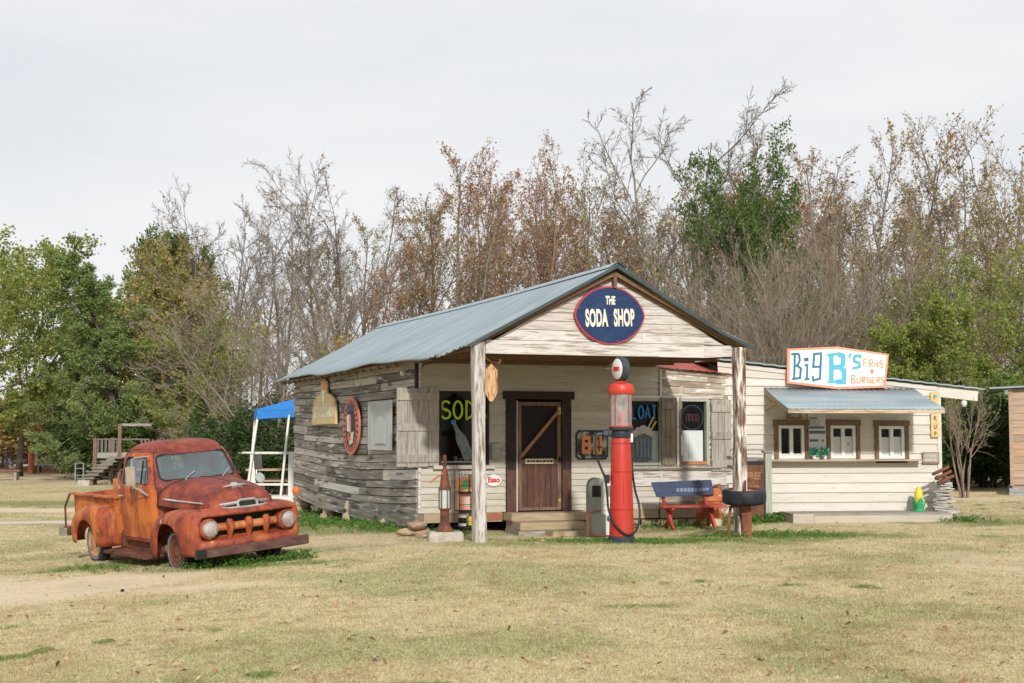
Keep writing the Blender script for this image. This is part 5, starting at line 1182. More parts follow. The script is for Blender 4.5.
# bonnet
ST = crom([(-.66,1.36,.73,1.0),(-.45,1.365,.70,.99),(-.1,1.345,.65,.97),(.2,1.315,.605,.96),(.42,1.27,.565,.95),(.56,1.205,.52,.935),(.64,1.13,.46,.93),(.675,1.04,.38,.925),(.68,.96,.28,.92)], 40)
P = []; n = 36
for x, zt, w_, zb in ST:
    for j in range(n+1):
        th = pi*j/n; c, s_ = cos(th), sin(th); e = 2/2.7
        P.append((x+.0*s_, w_*math.copysign(abs(c)**e, c), zb+(zt-zb)*abs(s_)**e*(1+.012*math.exp(-((j-n/2)/1.5)**2))))
hood = MB().grid(P, len(ST), n+1).build('bonnet', M['body'], TR, smooth=2)
for sg in (-1, 1):
    P = []
    for i in range(15):
        x = -.50+.98*i/14; zt = np.interp(x, ST[:, 0], ST[:, 1]); w_ = np.interp(x, ST[:, 0], ST[:, 2]); zb = np.interp(x, ST[:, 0], ST[:, 3])
        P.append((x, sg*(w_*.992+.004), zb+.12))
    MB().tube(P, [.011]+[.017]*13+[.011], 6).build('side_trim', M['chrome'], hood, smooth=True)
mb = MB(); mb.hexa([(.36,-.06,1.285),(.50,-.09,1.238),(.50,.09,1.238),(.36,.06,1.285),(.36,-.04,1.318),(.51,-.07,1.258),(.51,.07,1.258),(.36,.04,1.318)]); mb.build('bonnet_emblem', M['chrome'], hood)
mb = MB(); mb.tube([(.43,-.20,1.27),(.47,-.1,1.283),(.49,0,1.285),(.47,.1,1.283),(.43,.20,1.27)], [.008,.016,.02,.016,.008], 6); mb.build('bonnet_bar', M['chrome'], hood)
mb = MB()
for sg in (-1, 1):
    mb.tube([(ST[i, 0], sg*(ST[i, 2]+.003), ST[i, 3]+.012) for i in range(0, 34, 3)], .009, 5)
    mb.tube([(ST[i, 0], sg*.004, ST[i, 1]+.0145) for i in range(0, 36, 3)], .004, 4) if sg > 0 else None
P = []
for j in range(n+1):
    th = pi*j/n; c, s_ = cos(th), sin(th); e = 2/2.7; P.append((-.635, .732*math.copysign(abs(c)**e, c), 1.0+.362*abs(s_)**e))
mb.tube(P, .010, 5); mb.build('bonnet_gap', M['dark'], hood)
for sg in (-1, 1):
    mb = MB(); mb.tube([(a, sg*(ysurf(a, b)+.014), b) for a, b in ((-1.92,1.60),(-1.86,1.74),(-1.76,1.815),(-1.4,1.83),(-1.14,1.825))], .012, 6); mb.build('drip_rail', M['body'], TR, smooth=True)
# chrome air vents above the brow
def ventz(y): return (.715-.28*(y/.42)**2*.35, 1.015)
mb = MB()
out = [(-.44,.985),(-.40,1.035),(-.15,1.055),(-.11,1.085),(.11,1.085),(.15,1.055),(.40,1.035),(.44,.985)]
Pt = [Vector((.745-.13*(y/.42)**2, y, z)) for y, z in out]+[Vector((.775-.13*(y/.42)**2, y, .982)) for y in (.3, .15, 0, -.15, -.3)]
mb.tube(Pt, .023, 6, closed=True)
for y in (-.15, .15): mb.tube([(.74, y, 1.06), (.765, y, .98)], .02, 6)
P = []
for i in range(13):
    y = -.43+.86*i/12; x0 = .745-.13*(y/.42)**2; P += [(x0-.10, y, 1.04+(.04 if abs(y) < .12 else 0)), (x0, y, 1.04+(.04 if abs(y) < .12 else 0))]
mb.grid(P, 13, 2)
vn = mb.build('nose_vent', M['chrome'], TR, smooth=True)
P = []
for i in range(13):
    y = -.40+.80*i/12; x0 = .745-.13*(y/.42)**2; P += [(x0+.012, y, .985), (x0-.012, y, 1.035+(.035 if abs(y) < .11 else 0))]
MB().grid(P, 13, 2).build('vent_slot', M['dark'], vn)
# front end: one sheet swept round the plan outline, split into two fenders and the grille surround
PL = crom([(-.82,-.80),(-.62,-.875),(-.30,-.93),(0,-.945),(.30,-.94),(.52,-.915),(.66,-.865),(.755,-.79),(.80,-.69),(.822,-.52),(.835,-.26),(.84,0),(.835,.26),(.822,.52),(.80,.69),(.755,.79),(.66,.865),(.52,.915),(.30,.94),(0,.945),(-.30,.93),(-.62,.875),(-.82,.80)], 181)
TG = np.gradient(PL, axis=0); TG /= np.linalg.norm(TG, axis=1)[:, None]; NR = np.stack([TG[:, 1], -TG[:, 0]], 1)     # outward
dS = np.array([.44,.34,.25,.17,.10,.045,.012,0,0,0,0,0,.005,.012,.02,.03])
dF = np.array([.30,.20,.12,.06,.02,.0,.015,.10,.22,.235,.22,.10,.015,0,0,.03])
zF = np.array([1.005,1.002,.995,.98,.958,.925,.90,.89,.87,.735,.60,.575,.552,.515,.465,.425])
G_ = []
for i, (p, nr) in enumerate(zip(PL, NR)):
    x, y = p; wf = float(ss((.80-abs(y))/.085)) if x > .5 else 0.
    zt = float(np.interp(x, [-.85,-.72,-.55,-.3,0,.3,.6,.8], [.46,.66,.83,.94,.985,.995,.985,.965]))
    ar = .40+math.sqrt(max(0, .40**2-(x-.0)**2)) if abs(x) < .40 else .0
    zb = max(ar, .27 if x < 0 else .36)
    zS = np.concatenate([[zt-.02,zt-.005,zt,zt-.004,zt-.022,zt-.06,zt-.115], np.linspace(zt-.17, zb, 9)]) if zt-.17 > zb else np.concatenate([[zt-.02,zt-.005,zt,zt-.004,zt-.022,zt-.03,zt-.04], np.linspace(max(zb+.02, zt-.17), zb, 9)])
    corner = 1-.35*float(ss((abs(y)-.6)/.15))*float(ss((x-.5)/.2))
    for j in range(16):
        d = ((1-wf)*dS[j]*corner+wf*dF[j]); z = (1-wf)*zS[j]+wf*zF[j]
        G_.append((x-nr[0]*d, y-nr[1]*d, z))
G_ = np.array(G_).reshape(181, 16, 3); ia = int(np.argmin(np.abs(PL[:90, 1]+.80)+(PL[:90, 0] < .5)*9)); ib = 180-ia
for nm, a, b, mm in (('front_fender', 0, ia, M['fender']), ('grille_surround', ia, ib, M['fender']), ('front_fender', ib, 180, M['fender'])):
    o = MB().grid([tuple(q) for q in G_[a:b+1].reshape(-1, 3)], b-a+1, 16).build(nm, mm, TR, smooth=2)
    if nm == 'grille_surround': GS = o
    baked(o, [('SOLIDIFY', dict(thickness=.012, offset=-1))])
MB().box(.45, .625, -.60, .60, .612, .885).build('grille_shade_box', M['dark'], GS)  # black box paints the shade inside the grille opening
mb = MB()
mb.tube([(.725-.07*(y/.6)**2, y, .735) for y in np.linspace(-.56, .56, 15)], .058, 12); gb = mb.build('grille_bar', M['grille'], TR, smooth=True)
for y in (-.29, 0, .29):
    x = .745-.07*(y/.6)**2
    MB().tube([(x-.02,y,.835),(x,y,.82),(x+.015,y,.77),(x+.015,y,.72),(x+.005,y,.65),(x-.01,y,.575)], [.018,.048,.066,.062,.042,.03], 14).build('grille_tooth', M['bodyor'], gb, smooth=True)
HM = lambda y: Matrix.Translation((.71, y, .735)) @ Matrix.Rotation(R(90), 4, 'Y') @ Matrix.Rotation(0, 4, 'Z')
for y in (-.62, .62):
    h = MB().lathe([(.150,-.12),(.152,.02),(.142,.055),(.116,.072)], 28, HM(y)).build('headlight', M['fender'], TR, smooth=True)
    MB().lathe([(.117,.05),(.121,.085),(.112,.102),(.100,.105),(.097,.085)], 28, HM(y), cap=False).build('ring', M['chrome'], h, smooth=True)
    MB().lathe([(.100,.085),(.088,.106),(.056,.121),(0.001,.128)], 24, HM(y), cap=False).build('lens', M['headlight'], h, smooth=True)
    MB().lathe([(.098,.082),(.066,.05),(.02,.03),(.001,.03)], 24, HM(y), cap=False).build('reflector', flat('silver_reflector', (.72,.74,.74), .2, .85), h, smooth=True)
# bumper, with its worn black end
BP = [(.90-.06*(abs(y)/.95)**3, y) for y in np.linspace(-.90, .90, 25)]
mb = MB(); P = []
for x, y in BP:
    for dx, z in ((0,.345),(.028,.36),(.03,.415),(.028,.47),(0,.485),(-.02,.485),(-.02,.345)): P.append((x+dx, y, z))
n = 7; F = [(i*n+j, i*n+(j+1) % n, (i+1)*n+(j+1) % n, (i+1)*n+j) for i in range(24) for j in range(n)]+[tuple(range(n)), tuple(24*n+j for j in range(n))]
bmp = mb.add(P, F).build('bumper', mat('rusty_bumper', [(.05,.028,.024),(.12,.055,.045),(.2,.10,.08)], 4, (3,1,2), .55, .2, .2, wear=[((.03,.03,.035), 3, (1,1,1), .58, .66, .8)]), TR)
mb = MB(); P = []
for x, y in BP[:3]:
    for dx, z in ((.0315,.357),(.0345,.415),(.0315,.475)): P.append((x+dx, y-.002, z))
mb.grid(P, 3, 3).build('worn_black_end', M['black'], bmp, smooth=2)
MB().box(.6, .86, -.5, -.42, .36, .47).box(.6, .86, .42, .5, .36, .47).build('bumper_bracket', M['rustdark'], TR)
# running boards
for sg in (-1, 1):
    mb = MB(); mb.hexa([(-.74,sg*.62,.235),(-2.25,sg*.62,.235),(-2.25,sg*.925,.225),(-.74,sg*.925,.225),(-.74,sg*.62,.29),(-2.25,sg*.62,.29),(-2.25,sg*.93,.275),(-.74,sg*.93,.275)]); mb.box(-2.2, -.72, min(sg*.6, sg*.66), max(sg*.6, sg*.66), .29, .52); mb.build('running_board', M['rustdark'], TR, bevel=.01)
# rear fenders
RP = crom([(-2.17,-.62),(-2.18,-.76),(-2.24,-.87),(-2.40,-.93),(-2.7,-.955),(-2.95,-.96),(-3.3,-.945),(-3.55,-.90),(-3.68,-.80),(-3.71,-.66),(-3.71,-.62)], 90)
TG = np.gradient(RP, axis=0); TG /= np.linalg.norm(TG, axis=1)[:, None]; NR = np.stack([-TG[:, 1], TG[:, 0]], 1)
for sg in (-1, 1):
    P = []
    for (x, y), nr in zip(RP, NR):
        if nr[1] > 0 and abs(nr[1]) > .5: nr = -nr
        zt = float(np.interp(x, [-3.72,-3.62,-3.45,-3.2,-2.9,-2.5,-2.25,-2.17], [.52,.68,.82,.905,.94,.94,.92,.90]))
        ar = .33+math.sqrt(max(0, .37**2-(x+2.92)**2)) if abs(x+2.92) < .37 else 0
        zb = max(ar, .31); side = max(0, (abs(y)-.62)/.33)
        ds = np.array([.34,.24,.16,.09,.045,.015,0,0,0,0,.008,.02])
        zs = np.concatenate([[zt-.01,zt,zt-.004,zt-.025,zt-.06,zt-.11], np.linspace(zt-.16, zb, 6)]) if zt-.16 > zb else np.concatenate([[zt-.01,zt,zt-.004,zt-.01,zt-.02,zt-.03], np.linspace(max(zb, zt-.05), zb, 6)])
        for d, z in zip(ds, zs):
            cx_, cy_ = -2.92, -.55; q = Vector((x, y)); inw = (Vector((min(max(x, -3.35), -2.5), -.58))-q); L_ = inw.length; inw = inw.normalized() if L_ > 1e-6 else inw
            dd = min(d, L_*.98); P.append((x+inw.x*dd, sg*-1*(y+inw.y*dd), z))
    o = MB().grid(P, 90, 12).build('rear_fender', M['bodyor'] if sg < 0 else M['fender'], TR, smooth=2); baked(o, [('SOLIDIFY', dict(thickness=.012, offset=-1))])
# cargo bed
mb = MB(); mb.box(-4.02, -2.19, -.62, .62, .60, .635)
for sg in (-1, 1):
    a, b = sorted((sg*.605, sg*.64)); mb.box(-4.02, -2.19, a, b, .55, 1.04)
    a, b = sorted((sg*.605, sg*.72)); mb.box(-4.04, -2.19, a, b, 1.042, 1.075)
mb.box(-2.20, -2.17, -.64, .64, .55, 1.08); bed = mb.build('cargo_bed', M['bodyor'], TR, bevel=.006)
mb = MB(); mb.hexa([(-4.03,-.60,.60),(-4.0,-.60,.60),(-4.0,.60,.60),(-4.03,.60,.60),(-4.06,-.60,1.05),(-4.03,-.60,1.05),(-4.03,.60,1.05),(-4.06,.60,1.05)]); mb.build('tailgate', M['fender'], TR)
mb = MB(); mb.tube([(-4.04,-.70,1.06),(-4.22,-.72,.84),(-4.24,-.72,.45)], .02, 6); mb.box(-4.3, -4.05, -.76, -.60, .38, .50); mb.build('tail_bracket', M['rustdark'], TR)
MB().box(-4.34, -4.1, -.80, -.62, .36, .49).build('bumper_block', M['greywood'], TR)
mb = MB(); mb.bar((-2.24,-.68,.6), (-2.26,-.66,1.36), .06, .05); mb.build('stake_post', M['rustor'], TR)
mb = MB(); mb.box(-3.9, -2.3, -.3, .3, .34, .44); mb.box(-2.2, .5, -.42, -.32, .36, .48); mb.box(-2.2, .5, .32, .42, .36, .48); mb.box(-.5, .45, -.30, .30, .40, .95); mb.tube([(-2.92,-.7,.36),(-2.92,.7,.36)], .05, 8); mb.tube([(0,-.7,.34),(0,.7,.34)], .04, 8); mb.box(-2.1, -.6, -.6, .6, .52, .58); mb.build('chassis', M['black'], TR)  # frame rails and axles, with dark boxes added to block light underneath
# wheels
def wheel(x, y, sg, z):
    wm = Matrix.Translation((x, y, z)) @ Matrix.Rotation(R(90*sg), 4, 'X')   # axle: local z -> outward
    rp_ = tyre_prof(.325, .18, .215); wh = MB().lathe(rp_+[rp_[0]], 36, wm, cap=False).build('wheel', M['rubber'], TR, smooth=True)
    MB().lathe([(.238,.083),(.243,.0865),(.258,.0895),(.262,.0897)], 36, wm, cap=False).build('sidewall', flat('worn_whitewall', (.19,.20,.205), .7, var=.35, scale=12), wh, smooth=True)
    mb = MB(); mb.lathe([(.218,.07),(.223,.085),(.205,.08),(.19,.03),(.17,.01),(.16,.035),(.10,.05),(.085,.055),(.08,.085),(.05,.095),(.001,.097)], 28, wm); 
    for k in range(5): mb.lathe([(.016,.04),(.016,.065),(.005,.07)], 6, wm @ Matrix.Translation((.125*cos(2*pi*k/5), .125*sin(2*pi*k/5), 0)))
    mb.build('rim', M['rustdark'] if x > -1 else mat('rim_orange', [(.25,.1,.05),(.45,.25,.14),(.5,.36,.25)], 8, rough=.7), wh, smooth=True)
for x in (0, -2.92):
    for sg in (1, -1): wheel(x, -.70*sg, sg, .385 if x == 0 else .325)
# mirrors, marker lamp
mb = MB(); mb.tube([(-.80,-.80,1.16),(-.84,-.98,1.30),(-.86,-1.0,1.36)], .012, 6); mb.tube([(-.86,-1.0,1.28),(-.865,-1.0,1.70),(-.87,-.95,1.73),(-.90,-.70,1.73)], .011, 6); mb.tube([(-.80,-.80,1.16),(-.9,-.9,1.3)], .01, 5)
mr = mb.build('side_mirror', M['chrome'], TR, smooth=True)
MB().box(-.885, -.86, -1.10, -.95, 1.32, 1.61).build('mirror_back', flat('tan_mirror_back', (.40,.33,.24), .5, .2), mr, bevel=.01)
mb = MB(); mb.tube([(-.74,.80,1.14),(-.74,.98,1.2),(-.74,1.0,1.5)], .012, 6); mb.tube([(-.74,1.0,1.62),(-.8,.72,1.66)], .01, 6); mr = mb.build('side_mirror', M['chrome'], TR, smooth=True)
MB().box(-.745, -.72, .95, 1.09, 1.38, 1.62).build('mirror_back', flat('dark_mirror_back', (.10,.11,.11), .4, .3), mr, bevel=.01)
MB().lathe([(.001,-.02),(.075,-.01),(.085,.0),(.075,.012),(.001,.022)], 20, Matrix.Translation((-.70,1.02,1.25)) @ Matrix.Rotation(R(75), 4, 'Y')).build('round_mirror', M['chrome'], mr, smooth=True)
mb = MB(); mb.tube([(.62,.84,.90),(.64,.86,1.06)], .016, 8); ml = mb.build('marker_lamp', M['chrome'], TR, smooth=True)
MB().lathe([(.001,-.055),(.037,-.045),(.055,-.008),(.052,.026),(.03,.048),(.001,.055)], 18, Matrix.Translation((.645,.865,1.12))).build('lamp_glass', flat('orange_lamp_glass', (.75,.13,.03), .3), ml, smooth=True)
# ------------------------------------------------------------------ left background: canopy, railing, deck, far shed, posts
def hzp(x, Y): return px(x, Y), Y, gz(px(x, Y), Y)
cY = 41.0
t = thing('canopy_tent', 'bright blue pop-up canopy on white slanting poles behind the shop', 'canopy', (px(275, cY), cY, gz(px(275, cY), cY)), 12)
mb = MB(); zt, ze = 3.25, 2.72
c4 = [(-.55,-1.2),(2.0,-1.2),(2.0,1.4),(-.55,1.4)]
for i in range(4):
    a, b = c4[i], c4[(i+1) % 4]; mb.add([(a[0],a[1],ze),(b[0],b[1],ze),(1.3,.1,zt)], [(0,1,2)]); 
    P = []
    for k in range(13):
        u = k/12; x = a[0]+(b[0]-a[0])*u; y = a[1]+(b[1]-a[1])*u; s = .03*sin(u*pi); P += [(x, y, ze), (x, y, ze-.27+s*2)]
    mb.grid(P, 13, 2)
o = mb.build('cloth', M['tarp'], t); baked(o, [('SOLIDIFY', dict(thickness=.01))])
for q in ([(-.50,-1.15,2.68),(-.85,-1.3,0)], [(.35,-1.17,2.6),(.10,-1.3,0)], [(-.5,1.35,2.68),(-.7,1.4,0)], [(1.95,-1.15,2.68),(1.95,-1.2,0)], [(-.5,-1.15,2.66),(1.95,-1.15,2.66)]): MB().tube(q, .033, 6).build('pole', M['white'], t)
rY = 40.0; x0, x1 = px(254, rY), px(292, rY)
t = thing('white_railing', 'white board railing with two square posts below the blue canopy', 'railing', (x0, rY, gz(x0, rY)), 0)
W_ = x1-x0
MB().box(-.07, .07, -.07, .07, -.1, 1.50).build('post', M['offwhite'], t); MB().box(W_-.07, W_+.07, -.07, .07, -.1, 1.50).build('post', M['offwhite'], t)
mb = MB(); mb.box(-.3, W_+.3, -.05, .05, 1.50, 1.56); mb.box(.07, W_-.07, -.03, .03, .62, .68); mb.box(-.3, W_+1, -.6, .6, .12, .34); mb.build('rail', M['offwhite'], t)
t = thing('picnic_table', 'weathered brown picnic table behind the white railing', 'picnic table', (px(274, 41.6), 41.6, gz(px(274, 41.6), 41.6)), 4)
mb = MB(); mb.box(-.75, .7, -.35, .35, .98, 1.03); mb.box(-.75, .7, -.75, -.5, .68, .72); mb.box(-.75, .7, .5, .75, .68, .72); mb.build('tabletop', mat('tan_table', [(.34,.24,.14),(.5,.38,.25)], 4, X_), t)
for x in (-.5, .45): mb = MB(); mb.bar((x,-.55,.3),(x,.25,1.0), .06, .1); mb.bar((x+.05,.55,.3),(x+.05,-.25,1.0), .06, .1); mb.build('leg', M['brownwood_z'], t)
# raised deck with stairs
dY = 60.0; dx = px(96, dY); dz = gz(dx, dY)
t = thing('raised_deck', 'grey raised deck with slatted rail and stairs behind the truck', 'deck', (dx, dY, dz), 0)
D = lambda p: px(p, dY)-dx
H = lambda y: pz(y, dY)-dz
mb = MB(); mb.box(D(95), D(150), 0, 2.6, H(458), H(452.5)); mb.build('floor', mat('pale_deck', [(.24,.22,.19),(.36,.33,.29)], 3, X_), t)
mb = MB(); x = D(98)
while x < D(121): mb.box(x, x+.09, -.02, .02, H(452.4), H(439.5)); x += .165
x = D(126)
while x < D(150): mb.box(x, x+.09, 2.5, 2.54, H(452.4), H(439.5)); x += .165
mb.box(D(96), D(150), -.04, .04, H(440), H(438.5)); mb.build('railing', mat('dark_rail_wood', [(.10,.085,.07),(.19,.165,.14)], 3, Z_), t)
for p, y in ((96.5, 0), (121, 0), (97, 2.5), (146, 2.5)):
    MB().box(D(p)-.07, D(p)+.07, y-.09, y+.09, -.1, H(438) if p != 121 else H(424)).build('post', M['brownwood_z'], t)
mb = MB(); 
for k in range(7):
    u = k/6; xx = D(118)-(D(118)-D(92))*u; zz = H(457)-(H(457)-H(477))*u; mb.box(xx-.25, xx+.45, -.9-.02*k, -.03, zz-.05, zz)
for y in (-.88, -.08): mb.bar((D(121), y, H(458)), (D(93), y, H(479)), .06, .28)
mb.build('stairs', mat('stair_wood', [(.13,.115,.095),(.25,.22,.185)], 3, X_), t)
mb = MB(); mb.box(D(122), D(152), .0, .1, H(426), H(423.5)); mb.box(D(110), D(112), 0, .1, 0, H(458)); mb.box(D(111), D(150), 0, .08, H(470), H(468.5)); mb.build('beam', M['greywood'], t)
t = thing('pale_step', 'pale concrete step at the foot of the deck stairs', 'step', (px(87, dY-1), dY-1, gz(px(87, dY-1), dY-1)), 0)
MB().box(-.22, .25, -.3, .3, -.1, .22).build('block', M['concrete'], t, bevel=.02)
# far shed, posts, frames
sY = 88; sx = px(6, sY)
t = thing('long_shed', 'long low grey shed with dark roof in the trees far left', 'shed', (sx, sY, gz(sx, sY)))
z = lambda y: pz(y, sY)-gz(sx, sY); q = lambda p: px(p, sY)-sx
mb = MB()
for k in range(34): mb.box(k*.11*1.0, k*.11+.1, 0, .06, -.6, z(451))
mb.build('wall', mat('far_dark_wall', [(.12,.12,.11),(.22,.22,.2)], 2, Z_, island=([(.1,.1,.09),(.25,.25,.23)], .5)), t)
MB().box(q(38), q(66), -.06, .1, -.6, z(451)).build('pale_wall', mat('far_pale_wall', [(.34,.34,.32),(.5,.5,.47)], 2, Z_), t)
mb = MB(); mb.hexa([(-.3,-.7,z(452)),(q(68),-.7,z(452)),(q(68),3.5,z(444)),(-.3,3.5,z(444)),(-.3,-.7,z(450.5)),(q(68),-.7,z(450.5)),(q(68),3.5,z(442)),(-.3,3.5,z(442))]); mb.build('roof', flat('far_brown_roof', (.10,.07,.055), .8), t)
for p, yb, yt, Y, mm, lb in ((33,473,449,76,M['rustor'],'stout orange-brown post standing before the far shed'), (38,468,447,79,M['greywood'],'slim grey post standing beside the orange-brown one')):
    X = px(p, Y); g = gz(X, Y); o = MB().tube([(0,0,-.2),(0,0,pz(yt, Y)-g)], .17 if p == 33 else .11, 9).build('post', mm); o.location = (X, Y, g); tag(o, lb, 'post')
for p, Y, wd, m_, lb in ((28, 77, .6, M['offwhite'], 'small white bench beside the orange-brown post'), (52, 78, .8, M['steel'], 'small grey bench on the red dirt by the far shed'), (4, 66, .9, M['brownwood'], 'low dark picnic bench at the left edge of the lawn')):
    X = px(p, Y); t = thing('garden_bench', lb, 'bench', (X, Y, gz(X, Y)))
    MB().box(-wd, wd, -.25, .25, .40, .48).build('seat', m_, t)
    for s_ in (-1, 1): MB().box(s_*wd*.75-.06, s_*wd*.75+.06, -.2, .2, 0, .40).build('leg', M['greywood'], t)
X = px(81, 63); t = thing('plant_stand', 'narrow upright grey metal stand beside the dark bushes', 'stand', (X, 63, gz(X, 63)))
mb = MB()
for x in (-.18, .18): mb.tube([(x,0,0),(x,0,.85)], .03, 5)
for zz in (.3, .6, .84): mb.tube([(-.18,0,zz),(.18,0,zz)], .02, 5)
mb.build('tubes', M['steel'], t)

# ------------------------------------------------------------------ trees
def nrm(a): return a/np.maximum(np.linalg.norm(a, axis=-1, keepdims=True), 1e-9)
def grow(rg, P, D, Ln, r0, tip, seg, wig, up):
    n = len(P); pts = np.empty((n, seg+1, 3)); dirs = np.empty((n, seg+1, 3)); pts[:, 0] = P; d = nrm(D)
    for k in range(seg):
        dirs[:, k] = d; pts[:, k+1] = pts[:, k]+d*(Ln/seg)[:, None]
        d = nrm(d+wig*rg.normal(0, 1, (n, 3))+np.array([0, 0, up]))
    dirs[:, seg] = d; t = np.linspace(0, 1, seg+1)[None]
    return pts, dirs, r0[:, None]*(1-(1-tip)*t)
def tubes(pts, dirs, rad, s):
    n, k, _ = pts.shape; ref = np.where(np.abs(dirs[..., 2:3]) > .95, np.array([1., 0, 0]), np.array([0, 0, 1.]))
    u = nrm(np.cross(dirs, ref)); v = np.cross(dirs, u); a = 2*pi*np.arange(s)/s
    V = pts[:, :, None]+(u[:, :, None]*np.cos(a)[None, None, :, None]+v[:, :, None]*np.sin(a)[None, None, :, None])*rad[:, :, None, None]
    idx = np.arange(n*k*s).reshape(n, k, s); A = idx[:, :-1]; B = idx[:, 1:]
    F = np.stack([A, np.roll(A, -1, 2), np.roll(B, -1, 2), B], -1).reshape(-1, 4)
    return V.reshape(-1, 3), F
def kids(rg, pts, dirs, rad, Ln, per, t0, t1, ang, dang, ratio, rr, shape=None, rmin=0):
    n, k, _ = pts.shape; N_ = n*per; pi_ = np.repeat(np.arange(n), per)
    t = t0+(t1-t0)*((np.tile(np.arange(per), n)+rg.random(N_))/per); f = t*(k-1); i = np.minimum(f.astype(int), k-2); u = (f-i)[:, None]
    P = pts[pi_, i]*(1-u)+pts[pi_, i+1]*u; D0 = dirs[pi_, i]; r = rad[pi_, i]*(1-u[:, 0])+rad[pi_, i+1]*u[:, 0]
    ref = np.where(np.abs(D0[:, 2:3]) > .95, np.array([1., 0, 0]), np.array([0, 0, 1.])); a = nrm(np.cross(D0, ref)); b = np.cross(D0, a)
    ph = rg.random(N_)*2*pi if n > 1 else np.arange(N_)*2.4+rg.random(N_)*.8
    th = np.radians(ang+dang*rg.normal(0, 1, N_))
    D = D0*np.cos(th)[:, None]+(a*np.cos(ph)[:, None]+b*np.sin(ph)[:, None])*np.sin(th)[:, None]
    sh = shape(t) if shape else (1-.45*(t-t0)/(t1-t0+1e-9))
    L2 = Ln[pi_]*ratio*sh*rg.uniform(.65, 1.2, N_)
    return P, D, L2, np.maximum(rmin, np.minimum(r*.9, r*rr*rg.uniform(.8, 1.15, N_)))
def leaves(rg, pts, n, size, el=.6, spread=.0, droop=0, tmin=0):
    nb, k, _ = pts.shape; b = rg.integers(0, nb, n); f = (tmin+(1-tmin)*rg.random(n))*(k-1); i = np.minimum(f.astype(int), k-2); u = (f-i)[:, None]
    c = pts[b, i]*(1-u)+pts[b, i+1]*u+rg.normal(0, spread, (n, 3))
    d1 = nrm(rg.normal(0, 1, (n, 3))+np.array([0, 0, -droop])); d2 = nrm(np.cross(d1, rg.normal(0, 1, (n, 3)))); s = size*rg.uniform(.6, 1.3, n)[:, None]
    V = np.stack([c-d1*s, c-d2*s*el, c+d1*s, c+d2*s*el], 1).reshape(-1, 3)
    return V, np.arange(4*n).reshape(-1, 4)
class Tree:
    """wood of the lower orders in 'trunk', twigs and leaves in 'crown'."""
    def __init__(s, seed): s.rg = np.random.default_rng(seed); s.T = []; s.C = []; s.Lf = []
    def meshes(s, nm, bark, twig, leaf):
        def cat(Q):
            V = []; F = []; o = 0
            for v, f in Q: V.append(v); F.append(f+o); o += len(v)
            return np.concatenate(V), np.concatenate(F)
        V, F = cat(s.T); s.tm = mesh_np(nm+'_trunk', V, F, mats=[bark], smooth=True)
        Q = s.C+s.Lf; nC = sum(len(f) for _, f in s.C); V, F = cat(Q)
        s.cm = mesh_np(nm+'_crown', V, F, mats=[twig, leaf or twig], mi=np.r_[np.zeros(nC), np.ones(len(F)-nC)]); s.raw = (V, F, nC, cat(s.T)); return s
def make(seed, H=10., stems=1, r=.14, lean=.05, wig=.05, up=.02, spec=(), leaf=None, trunk_lv=2, sprd=.25):
    """spec rows: per, t0, t1, angle, dangle, ratio, rr, wig, up, segs, sides, shape"""
    T = Tree(seed); rg = T.rg
    ph = 2.4*np.arange(stems)+rg.uniform(0, 6)+rg.normal(0, .25, stems) if stems != 2 else np.array([0, pi])+rg.uniform(0, 6); mg = (sprd*1.25*np.sqrt((np.arange(stems)+.4)/stems)*rg.uniform(.8, 1.2, stems)) if stems > 1 else np.full(1, lean)
    P = np.stack([.12*np.cos(ph)*(stems > 1), .12*np.sin(ph)*(stems > 1), np.full(stems, -.3)], 1)
    D = np.stack([mg*np.cos(ph), mg*np.sin(ph), np.ones(stems)], 1)
    Ln = H*rg.uniform(.85 if stems > 1 else 1, 1, stems); pts, dirs, rad = grow(rg, P, D, Ln, np.full(stems, r)*rg.uniform(.7, 1, stems), .12, 12, wig, up)
    T.T.append(tubes(pts, dirs, rad, 9)); allp = [pts]
    for lv, (per, t0, t1, ang, da, ratio, rr, wg, up_, seg, sides, shape, rmin) in enumerate(spec):
        P, D, Ln, r0 = kids(rg, pts, dirs, rad, Ln, per, t0, t1, ang, da, ratio, rr, shape, rmin)
        pts, dirs, rad = grow(rg, P, D, Ln, r0, .35, seg, wg, up_)
        (T.T if lv+1 < trunk_lv else T.C).append(tubes(pts, dirs, rad, sides)); allp.append(pts)
    for lf in (leaf or []):
        lv, n, size, el, spread, droop = lf
        T.Lf.append(leaves(rg, allp[lv], n, size, el, spread, droop))
    return T
rnds = lambda t: .55+.9*np.sin(pi*np.clip((t-.15)/.85, 0, 1))**.7*(1-.35*t)
cone = lambda t: 1.15-t
vase = lambda t: 1.1-.5*t
bark = mat('grey_brown_bark', [(.09,.075,.06),(.19,.165,.135),(.29,.26,.22)], 5, (6,6,1), .9, bump=.3)
barkr = mat('warm_bark', [(.11,.075,.055),(.22,.155,.115),(.30,.23,.18)], 5, (6,6,1), .9, bump=.3)
barkd = mat('dark_bark', [(.045,.035,.028),(.10,.08,.06)], 5, (6,6,1), .9, bump=.2)
twg = mat('bare_twig', [(.13,.105,.085),(.22,.18,.145)], 3, bump=0); twl = mat('pale_twig', [(.20,.16,.12),(.35,.285,.215)], 3, bump=0); twr = mat('red_brown_twig', [(.14,.085,.06),(.23,.15,.11)], 3, bump=0)
def lf(name, cols, tr=.38): return mat(name, cols[:2], 3, island=(cols, .9), bump=0, rough=.6, trans=tr, spec=.25)
